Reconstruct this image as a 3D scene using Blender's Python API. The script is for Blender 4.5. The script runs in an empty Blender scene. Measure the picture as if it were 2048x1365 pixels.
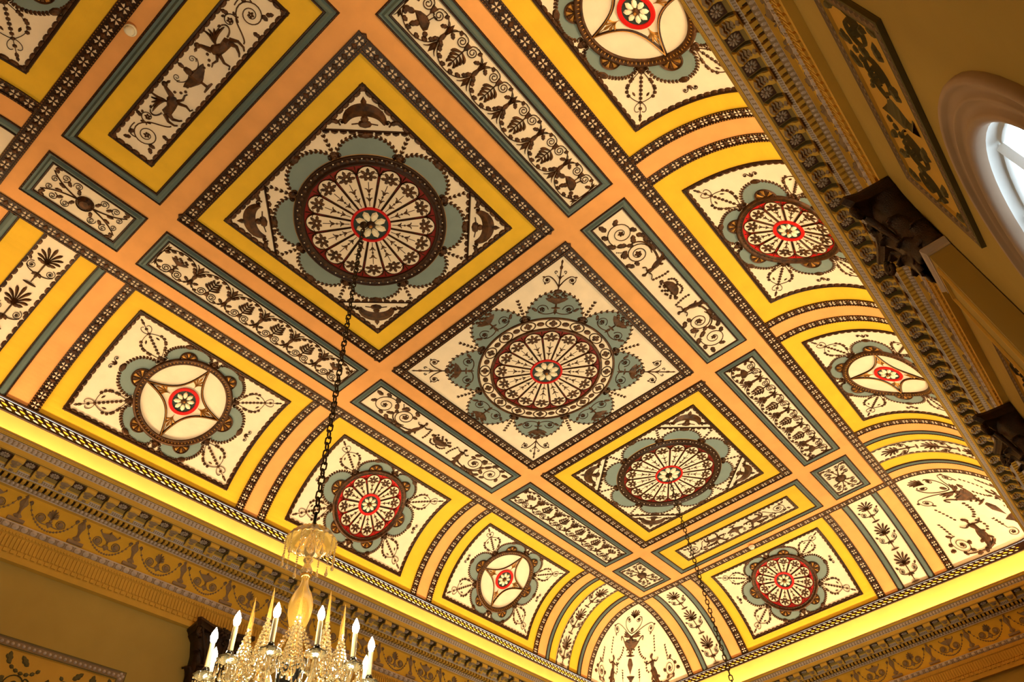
import bpy, math, random
from math import sin, cos, pi, sqrt, atan2, hypot, radians
from mathutils import Matrix, Vector
random.seed(7)
scn = bpy.context.scene
COL = scn.collection

# ------------------------------------------------------------------ scale and camera
S = 1.2            # metres per plan unit (a unit is half a square ceiling panel)
HC = 7.22          # height of the flat ceiling
def WD(u, v, z): return Vector((S*u, -S*v, HC - S*z))

cam_d = bpy.data.cameras.new('camera'); cam = bpy.data.objects.new('camera', cam_d); COL.objects.link(cam)
RV = (0.6286564251257496, 0.3714452069995036, -0.7979868086815461)
CP = (-3.778232746801795, 2.3502917007137523, 4.6839710700212915)
_t = sqrt(sum(c*c for c in RV))
Rm = Matrix.Rotation(_t, 3, Vector(RV))                 # plan frame -> camera frame
Mx = Matrix(((1,0,0),(0,-1,0),(0,0,-1)))
Rw = (Rm @ Mx).transposed()
cam.matrix_world = Matrix.Translation(WD(*CP)) @ Rw.to_4x4()
cam_d.sensor_width = 36.0; cam_d.lens = 36.0*1391.5729/2048.0
cam_d.clip_start = 0.05; cam_d.clip_end = 100
scn.camera = cam

# ------------------------------------------------------------------ world, lights, exposure
scn.view_settings.view_transform = 'Standard'; scn.view_settings.look = 'None'
scn.view_settings.gamma = 1; scn.view_settings.use_curve_mapping = False
scn.view_settings.exposure = 0.30
try:
    scn.cycles.use_denoising = True
    scn.cycles.max_bounces = 6; scn.cycles.diffuse_bounces = 4; scn.cycles.glossy_bounces = 3
    scn.cycles.transmission_bounces = 5; scn.cycles.transparent_max_bounces = 6
    scn.cycles.caustics_reflective = False; scn.cycles.caustics_refractive = False
    scn.cycles.sample_clamp_indirect = 4.0
except Exception: pass
wd = bpy.data.worlds.new('sky'); scn.world = wd; wd.use_nodes = True
bg = wd.node_tree.nodes['Background']; bg.inputs[0].default_value = (0.80, 0.90, 0.93, 1); bg.inputs[1].default_value = 3.2

WARM = (1.0, 0.78, 0.42)
def area(name, loc, rot_m, sx, sy, power, color=WARM, spread=pi):
    l = bpy.data.lights.new(name, 'AREA'); l.shape = 'RECTANGLE'; l.size = sx; l.size_y = sy
    l.energy = power; l.color = color; l.spread = spread
    o = bpy.data.objects.new(name, l); COL.objects.link(o)
    o.matrix_world = Matrix.Translation(loc) @ rot_m.to_4x4(); return o
def frame_from(zdir, xdir):
    z = Vector(zdir).normalized(); x = Vector(xdir); x = (x - z*x.dot(z)).normalized(); y = z.cross(x)
    return Matrix((x, y, z)).transposed()
W, U = 1.787, 4.215
CVE = dict(L=98.0, R=92.0, F=60.0, N=1.5)
# concealed strip lights lying in the trough behind the cornice lip, shining up the cove
for sd, (c, d, ln, k) in {
    'L': ((0.15, -(W+0.90), 1.105), (0, -1, 1), 9.6, CVE['L']),
    'R': ((0.15,  (W+0.90), 1.105), (0,  1, 1), 9.6, CVE['R']),
    'F': (( U+0.90, 0, 1.105), (1, 0, 1), 5.0, CVE['F']),
    'N': ((-(U+0.90), 0, 1.105), (1, 0, 1), 5.0, CVE['N'])}.items():
    # light shines along -Z of its frame: aim straight up and a little inwards
    inward = {'L': (0,-1,0), 'R': (0,1,0), 'F': (-1,0,0), 'N': (1,0,0)}[sd]
    up = Vector((0,0,1)) + Vector(inward)*0.28
    xd = (1,0,0) if sd in 'LR' else (0,1,0)
    area('cove_strip_light', WD(*c), frame_from(-up, xd), ln*S, 0.05, k)
def point(name, loc, e, color=WARM, r=0.1):
    l = bpy.data.lights.new(name, 'POINT'); l.energy = e; l.color = color; l.shadow_soft_size = r
    o = bpy.data.objects.new(name, l); COL.objects.link(o); o.location = loc; return o
CHX, CHY = -2.19, -0.031          # axis of the near chandelier

# added fill lamps under both chandelier positions, put in to brighten the flat ceiling
for nm, u_, e_ in (('added_uplight', CHX, 46), ('added_far_uplight', 2.14, 88)):
    lo = area(nm, WD(u_, -0.03, 4.15), frame_from(Vector((0,0,-1)), (1,0,0)), 1.0, 1.0, e_, (1.0, 0.84, 0.50), radians(112)); lo.data.shape = 'DISK'

# ------------------------------------------------------------------ materials
def srgb(r, g, b): return tuple(((c/255)/12.92 if c/255 <= .04045 else ((c/255+.055)/1.055)**2.4) for c in (r,g,b)) + (1,)
MATS = {}
def mat(name, col, rough=.7, metal=0., noise=0.06, scale=6., bump=0., spec=.3, emit=None, estr=0., trans=0., ior=1.45, alpha=1., col2=None):
    m = bpy.data.materials.new(name); m.use_nodes = True; nt = m.node_tree; N = nt.nodes; L = nt.links
    b = N['Principled BSDF']
    tc = N.new('ShaderNodeTexCoord'); nz = N.new('ShaderNodeTexNoise'); nz.inputs['Scale'].default_value = scale; nz.inputs['Detail'].default_value = 4
    L.new(tc.outputs['Object'], nz.inputs['Vector'])
    rp = N.new('ShaderNodeValToRGB'); rp.color_ramp.elements[0].position = .3; rp.color_ramp.elements[1].position = .7
    c = col
    if col2 is None:
        rp.color_ramp.elements[0].color = tuple(x*(1-noise) for x in c[:3]) + (1,)
        rp.color_ramp.elements[1].color = tuple(min(1, x*(1+noise)) for x in c[:3]) + (1,)
    else:
        rp.color_ramp.elements[0].color = tuple(c); rp.color_ramp.elements[1].color = tuple(col2)
    L.new(nz.outputs['Fac'], rp.inputs['Fac']); L.new(rp.outputs['Color'], b.inputs['Base Color'])
    b.inputs['Roughness'].default_value = rough; b.inputs['Metallic'].default_value = metal
    b.inputs['Specular IOR Level'].default_value = spec; b.inputs['IOR'].default_value = ior
    if trans: b.inputs['Transmission Weight'].default_value = trans
    if emit: b.inputs['Emission Color'].default_value = emit; b.inputs['Emission Strength'].default_value = estr
    if bump:
        bp = N.new('ShaderNodeBump'); bp.inputs['Strength'].default_value = bump; bp.inputs['Distance'].default_value = .01
        n2 = N.new('ShaderNodeTexNoise'); n2.inputs['Scale'].default_value = scale*12; L.new(tc.outputs['Object'], n2.inputs['Vector'])
        L.new(n2.outputs['Fac'], bp.inputs['Height']); L.new(bp.outputs['Normal'], b.inputs['Normal'])
    MATS[name] = m; return m
mat('orange_paint', (.84, .385, .125, 1), .75, bump=.05)
mat('yellow_paint', (.84, .49, .030, 1), .75, bump=.05)
mat('strip_paint', (.70, .46, .11, 1), .6)
mat('cream_paint', (.90, .74, .57, 1), .8, bump=.05)
mat('blue_paint', (.20, .255, .245, 1), .55)
mat('dark_blue_paint', (.075, .13, .14, 1), .6)
mat('frame_blue', (.115, .155, .150, 1), .5)
mat('red_paint', (.62, .008, .006, 1), .6)
mat('bronze', (.022, .0075, .002, 1), .38, .40, 0, 22, .25, .5, col2=(.115, .040, .009, 1))
mat('dark_bronze', (.028, .008, .002, 1), .45, .2, .2, 9, .2, .4)
mat('gilt', (.42, .19, .04, 1), .38, .5, .2, 9)
mat('pale_leaf', (.74, .57, .43, 1), .7)
mat('petal_paint', (.95, .84, .62, 1), .7)
mat('dark_green_paint', (.03, .045, .04, 1), .7)
mat('wall_paint', (.46, .33, .09, 1), .85, noise=.03, bump=.03)
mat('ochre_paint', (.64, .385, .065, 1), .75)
mat('frieze_paint', (.74, .45, .05, 1), .75)
mat('stone_paint', (.58, .49, .46, 1), .75, noise=.1)
mat('grey_relief', (.30, .21, .13, 1), .75, noise=.1)
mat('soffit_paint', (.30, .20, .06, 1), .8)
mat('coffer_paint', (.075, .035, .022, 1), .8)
mat('rosette_paint', (.40, .31, .25, 1), .7)
mat('deep_red', (.22, .010, .005, 1), .6)
mat('green_relief', (.13, .11, .045, 1), .8, noise=.15)
mat('dark_relief', (.045, .032, .012, 1), .8, noise=.15)
mat('carved_bronze', (.016, .006, .003, 1), .42, .2, .2, 14, .5, .5, col2=(.05, .018, .006, 1))
mat('white_plaster', (.72, .66, .60, 1), .6)
mat('arch_paint', (.42, .30, .22, 1), .6)
mat('window_white', (.86, .88, .88, 1), .6)
mat('plastic_white', (.85, .78, .62, 1), .5)
mat('chain_metal', (.045, .028, .014, 1), .4, .6)
mat('floor_wood', (.10, .05, .025, 1), .5)
mat('candle_wax', (.80, .66, .36, 1), .5)
mat('bulb_light', (1, .9, .7, 1), .4, emit=(1.0, .80, .46, 1), estr=240.0)
mat('crystal', (1.0, .82, .48, 1), .05, 0, .02, 5, 0, .9, trans=.90, ior=1.55)
mat('amber_glass', (1.0, .62, .14, 1), .12, 0, .02, 5, 0, .9, trans=.70, ior=1.5)
mat('gold_metal', (.95, .60, .18, 1), .22, .95)
mat('dark_metal', (.02, .02, .02, 1), .15, .6)
def thin_glass(name):
    m = bpy.data.materials.new(name); m.use_nodes = True; nt = m.node_tree; nt.nodes.clear()
    o = nt.nodes.new('ShaderNodeOutputMaterial'); mx = nt.nodes.new('ShaderNodeMixShader'); t = nt.nodes.new('ShaderNodeBsdfTransparent'); g_ = nt.nodes.new('ShaderNodeBsdfGlossy')
    g_.inputs['Roughness'].default_value = .02; mx.inputs[0].default_value = .06; t.inputs[0].default_value = (.95,.98,1,1)
    nt.links.new(t.outputs[0], mx.inputs[1]); nt.links.new(g_.outputs[0], mx.inputs[2]); nt.links.new(mx.outputs[0], o.inputs[0]); MATS[name] = m
thin_glass('glass_pane')

# ------------------------------------------------------------------ object helpers
def tag(o, label=None, cat=None, group=None, kind=None):
    if label: o['label'] = label
    if cat: o['category'] = cat
    if group: o['group'] = group
    if kind: o['kind'] = kind
    return o
def empty(name, loc, label, cat, group=None):
    o = bpy.data.objects.new(name, None); o.empty_display_size = .1; COL.objects.link(o); o.location = loc
    return tag(o, label, cat, group)
def world_loc(o):
    p = Vector(o.location)
    while o.parent: o = o.parent; p = p + Vector(o.location)
    return p

class G:
    """collects 2D relief drawn in a panel's own plane and bends it onto that panel's surface"""
    def __init__(s, surf, mt='bronze'):
        s.surf = surf; s.V = []; s.F = []; s.MI = []; s.names = []; s.T = (1,0,0,1,0,0); s.m = 0; s.use(mt)
    def use(s, name):
        if name not in s.names: s.names.append(name)
        s.m = s.names.index(name); return s
    def at(s, x, y, ang=0., sx=1., sy=None):
        if sy is None: sy = sx
        g = G.__new__(G); g.surf=s.surf; g.V=s.V; g.F=s.F; g.MI=s.MI; g.names=s.names; g.m=s.m
        a,b,c,d,e,f = s.T; ca, sa = cos(ang), sin(ang)
        A,B,Cc,D = ca*sx, sa*sx, -sa*sy, ca*sy
        g.T = (a*A+c*B, b*A+d*B, a*Cc+c*D, b*Cc+d*D, a*x+c*y+e, b*x+d*y+f); return g
    def v(s, x, y, h):
        a,b,c,d,e,f = s.T
        s.V.append(s.surf(a*x+c*y+e, b*x+d*y+f, h)); return len(s.V)-1
    def f(s, *i): s.F.append(i); s.MI.append(s.m)
    def stroke(s, P, w, h=.008, base=.0012, closed=False):
        n = len(P); rows = []
        for i, (x, y) in enumerate(P):
            x0, y0 = P[i-1] if (i or closed) else P[i]; x1, y1 = P[(i+1) % n] if (i < n-1 or closed) else P[i]
            dx, dy = x1-x0, y1-y0; l = hypot(dx, dy) or 1; nx, ny = -dy/l, dx/l
            ww = (w[i] if isinstance(w, (list, tuple)) else w)/2
            rows.append((s.v(x+nx*ww, y+ny*ww, base), s.v(x, y, h), s.v(x-nx*ww, y-ny*ww, base)))
        for i in range(n if closed else n-1):
            a, b = rows[i], rows[(i+1) % n]
            s.f(a[0], b[0], b[1], a[1]); s.f(a[1], b[1], b[2], a[2])
    def blob(s, O, h=.010, base=.0012, c=None):
        if c is None: c = (sum(p[0] for p in O)/len(O), sum(p[1] for p in O)/len(O))
        k = s.v(c[0], c[1], h); I = [s.v(x, y, base) for x, y in O]
        M = [s.v(c[0]+(x-c[0])*.6, c[1]+(y-c[1])*.6, h*.85+base*.15) for x, y in O]
        n = len(O)
        for i in range(n):
            j = (i+1) % n; s.f(I[i], I[j], M[j], M[i]); s.f(M[i], M[j], k)
    def leaf(s, x, y, ang, ln, wd, h=.009, base=.0012):
        g = s.at(x, y, ang)
        k0 = g.v(0,0,base); k1 = g.v(ln,0,base); a = g.v(ln*.28, wd*.42, base); b = g.v(ln*.28, -wd*.42, base)
        a2 = g.v(ln*.62, wd*.5, base); b2 = g.v(ln*.62, -wd*.5, base); m = g.v(ln*.5, 0, h)
        for p, q in ((k0,b),(b,b2),(b2,k1),(k1,a2),(a2,a),(a,k0)): g.f(p, q, m)
    def acanthus(s, x, y, ang, ln, wd, h=.011, lobes=3, bend=0.):
        g = s.at(x, y, ang); O = []
        n = lobes*6
        for sg in (1, -1):
            R_ = []
            for i in range(n+1):
                t = i/n; e = wd/2*(sin(pi*min(1, t*.9+.08))**.8)*(.72+.28*abs(sin(pi*lobes*t)))
                if t >= .999: e = 0
                R_.append((t*ln, sg*e + bend*t*t))
            O += R_ if sg == 1 else R_[::-1][1:-1]
        g.blob(O, h)
    def disc(s, x, y, r, h=.010, n=12, base=.0012, ry=None):
        ry = ry or r; s.blob([(x+r*cos(2*pi*i/n), y+ry*sin(2*pi*i/n)) for i in range(n)], h, base, (x, y))
    def ring(s, x, y, prof, n=64, ry=1., a0=0., a1=2*pi):
        full = abs(a1-a0-2*pi) < 1e-6; m = n if full else n+1
        R_ = [[s.v(x+r*cos(a0+(a1-a0)*i/n), y+ry*r*sin(a0+(a1-a0)*i/n), h) for r, h in prof] for i in range(m)]
        for i in range(n):
            A, B = R_[i], R_[(i+1) % m]
            for k in range(len(prof)-1): s.f(A[k], A[k+1], B[k+1], B[k])
    def field(s, O, h, k=5, c=None):
        if c is None: c = (sum(p[0] for p in O)/len(O), sum(p[1] for p in O)/len(O))
        n = len(O); prev = [s.v(x, y, h) for x, y in O]
        for j in range(1, k):
            t = 1-j/k; cur = [s.v(c[0]+(x-c[0])*t, c[1]+(y-c[1])*t, h) for x, y in O]
            for i in range(n): s.f(prev[i], prev[(i+1)%n], cur[(i+1)%n], cur[i])
            prev = cur
        z = s.v(c[0], c[1], h)
        for i in range(n): s.f(prev[i], prev[(i+1)%n], z)
    def rect(s, x0, y0, x1, y1, h, d=.06, skirt=0.):
        nx = max(1, int(abs(x1-x0)/d)); ny = max(1, int(abs(y1-y0)/d))
        R_ = [[s.v(x0+(x1-x0)*i/nx, y0+(y1-y0)*j/ny, h) for j in range(ny+1)] for i in range(nx+1)]
        for i in range(nx):
            for j in range(ny): s.f(R_[i][j], R_[i+1][j], R_[i+1][j+1], R_[i][j+1])
    def loop(s, x0, y0, x1, y1, prof, d=.06, mats=None):
        """mitred rectangular moulding; prof = [(inset, height)...], mats one name per segment"""
        C_ = [(x0,y0,1,1),(x1,y0,-1,1),(x1,y1,-1,-1),(x0,y1,1,-1)]
        for c in range(4):
            ax, ay, sx, sy = C_[c]; bx, by, tx, ty = C_[(c+1)%4]
            n = max(2, int(hypot(bx-ax, by-ay)/d)); R_ = []
            for i in range(n+1):
                t = i/n; row = []
                for ins, h in prof:
                    px, py, qx, qy = ax+sx*ins, ay+sy*ins, bx+tx*ins, by+ty*ins
                    row.append(s.v(px+(qx-px)*t, py+(qy-py)*t, h))
                R_.append(row)
            for i in range(n):
                for k in range(len(prof)-1):
                    if mats: s.use(mats[k])
                    s.f(R_[i][k], R_[i+1][k], R_[i+1][k+1], R_[i][k+1])
    def build(s, name, parent=None, smooth=False, loc=None, link=True):
        me = bpy.data.meshes.new(name); base = world_loc(parent) if parent else (loc or Vector((0,0,0)))
        me.from_pydata([tuple(Vector(p)-base) for p in s.V], [], s.F)
        for n in s.names: me.materials.append(MATS[n])
        me.polygons.foreach_set('material_index', s.MI)
        if smooth: me.polygons.foreach_set('use_smooth', [True]*len(s.F))
        me.update()
        o = bpy.data.objects.new(name, me); COL.objects.link(o)
        if parent: o.parent = parent
        else: o.location = base
        return o

# ---- cove profile by arc length
CA, CB = .985, .98
PR = [(CA*sin(i/200*pi/2), CB*(1-cos(i/200*pi/2))) for i in range(201)] + [(CA, 1.20)]
SL = [0.]
for i in range(1, len(PR)): SL.append(SL[-1]+hypot(PR[i][0]-PR[i-1][0], PR[i][1]-PR[i-1][1]))
import bisect
def prof(s_):
    if s_ <= 0: return s_, 0., 0., 1.
    i = min(len(PR)-2, max(0, bisect.bisect_right(SL, s_)-1)); t = (s_-SL[i])/(SL[i+1]-SL[i])
    dx, dz = PR[i+1][0]-PR[i][0], PR[i+1][1]-PR[i][1]; l = hypot(dx, dz)
    # smooth normal
    j0, j1 = max(0, i-1), min(len(PR)-1, i+2); ex, ez = PR[j1][0]-PR[j0][0], PR[j1][1]-PR[j0][1]; el = hypot(ex, ez)
    return PR[i][0]+dx*t, PR[i][1]+dz*t, -ez/el, ex/el
FOOT = 1.272
def flat(a, b, h): return WD(a, b, h)
def flat_at(u, v, ang=0., mir=1):
    ca, sa = cos(ang), sin(ang)
    def f(a, b, h): b = b*mir; return WD(u+ca*a-sa*b, v+sa*a+ca*b, h)
    return f
def cove(side):
    def f(a, s_, h):
        d, z, nd, nz = prof(s_); d += nd*h; z += nz*h
        return {'L': lambda: WD(a, -(W+d), z), 'R': lambda: WD(a, W+d, z), 'F': lambda: WD(U+d, a, z), 'N': lambda: WD(-(U+d), a, z)}[side]()
    return f
NN = 9.0
def spandrel(su, sv):
    def f(a, s_, h):
        d, z, nd, nz = prof(max(s_, 1e-4)); t = max(-1.12, min(1.12, a/max(d, .02)))
        ph = pi/4*(1+t); cx, cy = abs(cos(ph)), abs(sin(ph))
        k = (cx**NN+cy**NN)**(-1/NN); cx, cy = cos(ph)*k, sin(ph)*k
        rx, ry = cx, cy
        return WD(su*(U+d*cx+nd*h*rx), sv*(W+d*cy+nd*h*ry), z+nz*h)
    return f

# ------------------------------------------------------------------ ornament vocabulary
def arc(cx, cy, r, a0, a1, n=24, ry=None):
    ry = ry or r; return [(cx+r*cos(a0+(a1-a0)*i/n), cy+ry*sin(a0+(a1-a0)*i/n)) for i in range(n+1)]
def spiral(cx, cy, r, a0, turns, n=None, rin=.18):
    n = n or int(abs(turns)*16)+6
    return [(cx+r*(1-(1-rin)*(i/n)**.8)*cos(a0+2*pi*turns*i/n), cy+r*(1-(1-rin)*(i/n)**.8)*sin(a0+2*pi*turns*i/n)) for i in range(n+1)]
def taper(n, w0, w1): return [w0+(w1-w0)*i/(n-1) for i in range(n)]
def bez(p0, p1, p2, p3, n=14):
    return [((1-t)**3*p0[0]+3*(1-t)**2*t*p1[0]+3*(1-t)*t*t*p2[0]+t**3*p3[0], (1-t)**3*p0[1]+3*(1-t)**2*t*p1[1]+3*(1-t)*t*t*p2[1]+t**3*p3[1]) for t in [i/n for i in range(n+1)]]
def volute(g, cx, cy, r, a0, turns, w=.007, bud=.3, leaves=0, h=.009, out=1):
    P = spiral(cx, cy, r, a0, turns); g.stroke(P, taper(len(P), w, w*.6), h)
    if bud:
        for k in range(5): g.leaf(cx, cy, 2*pi*k/5, r*bud, r*bud*.7, h*1.3)
    for k in range(leaves):
        i = int((k+.6)/(leaves+.4)*len(P)*.42); x, y = P[i]; x1, y1 = P[i+1]
        t = atan2(y1-y, x1-x); sg = -1 if turns > 0 else 1
        g.acanthus(x, y, t + sg*out*.9, r*.55, r*.42, h*1.1, 2)
def chainleaf(g, P, n, ln, wd, h=.008, pair=True):
    # evenly spaced heart-shaped leaf pairs along a path
    L = [0]
    for i in range(1, len(P)): L.append(L[-1]+hypot(P[i][0]-P[i-1][0], P[i][1]-P[i-1][1]))
    for k in range(n):
        t = (k+.25)/n*L[-1]; i = min(len(P)-2, max(0, bisect.bisect_right(L, t)-1)); q = (t-L[i])/((L[i+1]-L[i]) or 1)
        x = P[i][0]+(P[i+1][0]-P[i][0])*q; y = P[i][1]+(P[i+1][1]-P[i][1])*q; a = atan2(P[i+1][1]-P[i][1], P[i+1][0]-P[i][0])
        if pair:
            g.leaf(x, y, a+.5, ln, wd, h); g.leaf(x, y, a-.5, ln, wd, h)
        else:
            gg = g.at(x, y, a); gg.blob([(0,0),(ln*.35,-wd*.5),(ln*.75,-wd*.45),(ln,0),(ln*.75,wd*.45),(ln*.35,wd*.5)], h)
def anthemion(g, x, y, ang, size, n=7, spread=1.25, w=.2, h=.010):
    q = g.at(x, y, ang)
    for k in range(n):
        t = -1+2*k/(n-1); a = t*spread; L = size*(1-.42*abs(t)**1.3)
        P = bez((0,0), (L*.45*cos(a*.35), L*.45*sin(a*.35)), (L*.75*cos(a*.8), L*.75*sin(a*.8)), (L*cos(a), L*sin(a)), 7)
        ww = [size*w*z for z in (.25,.3,.4,.55,.75,.95,.9,.35)]
        q.stroke(P, ww, h)
def palm(g, x, y, ang, size, h=.010):
    """stem with leaves leaning off both sides"""
    q = g.at(x, y, ang); q.stroke([(0,0),(size*.9,0)], [size*.07, size*.04], h)
    for k in range(4):
        b = size*(.12+.18*k)
        for sg in (1, -1):
            L = size*(.42-.03*k)
            P = bez((b,0), (b+L*.25, sg*L*.35), (b+L*.3, sg*L*.8), (b+L*.75, sg*L*.95*(1-.13*k)), 6)
            q.stroke(P, [size*.05, size*.08, size*.12, size*.15, size*.16, size*.14, size*.07], h)
    q.leaf(size*.72, 0, 0, size*.32, size*.15, h)
def tulip(g, x, y, ang, size, h=.010):
    q = g.at(x, y, ang); q.leaf(0,0,0,size,size*.34,h)
    for sg in (1,-1):
        P = bez((0,0),(size*.4,sg*size*.12),(size*.7,sg*size*.2),(size*.85,sg*size*.5),7); q.stroke(P, [size*z for z in (.06,.12,.16,.16,.13,.10,.08,.05)], h)
def urn(g, x, y, ang, size, h=.014, handles=True):
    q = g.at(x, y, ang)
    prof_ = [(.0,.22),(.05,.22),(.09,.07),(.22,.05),(.30,.12),(.46,.30),(.60,.40),(.68,.42),(.72,.30),(.80,.30),(.84,.12),(.95,.08),(1.0,.02)]
    O = [(t*size, w_*size) for t, w_ in prof_] + [(t*size, -w_*size) for t, w_ in prof_[::-1]]
    # build as stacked slices so the concave outline stays clean
    for i in range(len(prof_)-1):
        (t0,w0),(t1,w1) = prof_[i], prof_[i+1]
        a=q.v(t0*size,-w0*size,.001); b=q.v(t0*size,0,h); c=q.v(t0*size,w0*size,.001)
        d=q.v(t1*size,-w1*size,.001); e=q.v(t1*size,0,h); f_=q.v(t1*size,w1*size,.001)
        q.f(a,b,e,d); q.f(b,c,f_,e)
    if handles:
        for sg in (1,-1): q.stroke(bez((.62*size,sg*.38*size),(.9*size,sg*.5*size),(.95*size,sg*.75*size),(.66*size,sg*.62*size),8), size*.06, h*.7)
def tazza(g, x, y, ang, size, h=.014, fruit=True):
    q = g.at(x, y, ang)
    prof_ = [(0,.26),(.06,.26),(.10,.06),(.28,.05),(.34,.22),(.46,.48),(.58,.62),(.64,.66),(.68,.5)]
    for i in range(len(prof_)-1):
        (t0,w0),(t1,w1) = prof_[i], prof_[i+1]
        a=q.v(t0*size,-w0*size,.001); b=q.v(t0*size,0,h); c=q.v(t0*size,w0*size,.001)
        d=q.v(t1*size,-w1*size,.001); e=q.v(t1*size,0,h); f_=q.v(t1*size,w1*size,.001)
        q.f(a,b,e,d); q.f(b,c,f_,e)
    if fruit:
        for k in range(7): q.disc(size*(.78+.10*sin(k*2.1)), size*(-.42+.14*k), size*.11, h*.9, 7)
def bird(g, x, y, ang, size, h=.013):
    q = g.at(x, y, ang)
    q.blob([(-.5,0),(-.3,-.2),(0,-.26),(.25,-.16),(.38,.1),(.3,.28),(.1,.24),(-.15,.16)] if 0 else [(size*a,size*b) for a,b in [(-.5,-.05),(-.3,-.2),(0,-.26),(.25,-.16),(.38,.1),(.3,.28),(.1,.24),(-.15,.16)]], h)
    q.disc(size*.42, size*.30, size*.12, h*.9, 8); q.leaf(size*.48, size*.34, .5, size*.22, size*.1, h)
    q.acanthus(-size*.4, size*.0, pi-.35, size*.55, size*.28, h, 2); q.acanthus(0, size*.1, 2.2, size*.5, size*.28, h, 2)
    q.stroke([(0,-size*.2),(size*.02,-size*.5),(size*.16,-size*.52)], size*.05, h); q.stroke([(size*.15,-size*.18),(size*.22,-size*.46),(size*.34,-size*.46)], size*.05, h)
def nymph(g, x, y, size, mir=1, h=.016, tail=True):
    """half figure rising out of an acanthus skirt, arms held forward and back, facing +x"""
    q = g.at(x, y, 0, size*mir, size) if True else g
    k = 1/size if size else 1
    H = h
    q.disc(.05,.90,.075,H,10, ry=.09); q.disc(.01,.95,.070,H*1.05,8)
    q.stroke([(.03,.84),(.0,.72)], .07, H)
    q.blob([(-.10,.74),(-.11,.62),(-.07,.48),(-.10,.38),(.07,.36),(.08,.48),(.12,.62),(.09,.73)], H*1.1)
    q.stroke(bez((.09,.70),(.24,.62),(.32,.66),(.44,.80),8), [.075,.07,.065,.06,.055,.05,.045,.04,.04], H)
    q.stroke(bez((-.10,.70),(-.22,.60),(-.30,.62),(-.36,.76),8), [.075,.07,.065,.06,.055,.05,.045,.04,.04], H)
    q.stroke(bez((0,.42),(-.10,.15),(-.16,-.15),(-.34,-.36),12), [.20,.25,.28,.30,.30,.28,.26,.24,.21,.18,.14,.10,.05], H*1.1)
    for a, b, an in ((-.25,-.18,-2.2),(-.12,-.08,-1.3),(-.02,.12,-.9),(-.20,.05,-2.7),(-.32,-.30,-2.9)): q.acanthus(a, b, an, .22, .13, H*.9, 2)
def griffin(g, x, y, size, mir=1, h=.016):
    q = g.at(x, y, 0, size*mir, size); H = h
    q.blob([(-.42,-.02),(-.30,-.16),(0,-.14),(.22,-.10),(.34,.06),(.30,.24),(.12,.26),(-.1,.12),(-.34,.14)], H*1.1)
    q.stroke(bez((.26,.16),(.34,.34),(.34,.42),(.42,.50),7), [.2,.19,.17,.15,.14,.13,.12,.10], H)
    q.disc(.44,.52,.10,H,9); q.leaf(.48,.50,-.2,.20,.10,H); q.leaf(.38,.60,1.9,.14,.06,H)
    for k in range(5): q.stroke(bez((.02,.18),(-.02+.0*k,.34),(-.10-.08*k,.42-.02*k),(-.06-.13*k,.66-.09*k),7), [.05,.09,.11,.11,.10,.09,.07,.03], H*(1.1-.08*k))
    q.stroke([(.24,-.02),(.40,-.12),(.56,-.08),(.66,-.12)], [.12,.09,.07,.05], H); q.stroke([(.20,-.08),(.30,-.30),(.26,-.46),(.36,-.50)], [.13,.10,.07,.06], H)
    q.stroke([(-.30,-.04),(-.36,-.26),(-.26,-.42),(-.18,-.48)], [.2,.13,.08,.06], H); q.stroke([(-.38,-.0),(-.52,-.2),(-.50,-.40),(-.42,-.48)], [.16,.11,.08,.06], H)
    q.stroke(bez((-.40,.08),(-.66,.10),(-.74,.30),(-.56,.38),9), [.07,.06,.06,.05,.05,.05,.05,.05,.04,.06], H); q.leaf(-.56,.38,.4,.16,.10,H)
def daisy(g, x, y, r, n=8, mt='petal_paint', h=.014, core='dark_bronze'):
    q = g.at(x, y); q.use(mt)
    for k in range(n):
        p = q.at(0,0,2*pi*(k+.5)/n)
        p.blob([(r*.22,-r*.07),(r*.5,-r*.22),(r*.8,-r*.21),(r,0),(r*.8,r*.21),(r*.5,r*.22),(r*.22,r*.07)], h, .003)
    q.use(core); q.disc(0,0,r*.30,h*1.5,12,.004); q.use('gilt'); q.disc(0,0,r*.12,h*2.0,8,h*1.3)

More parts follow.
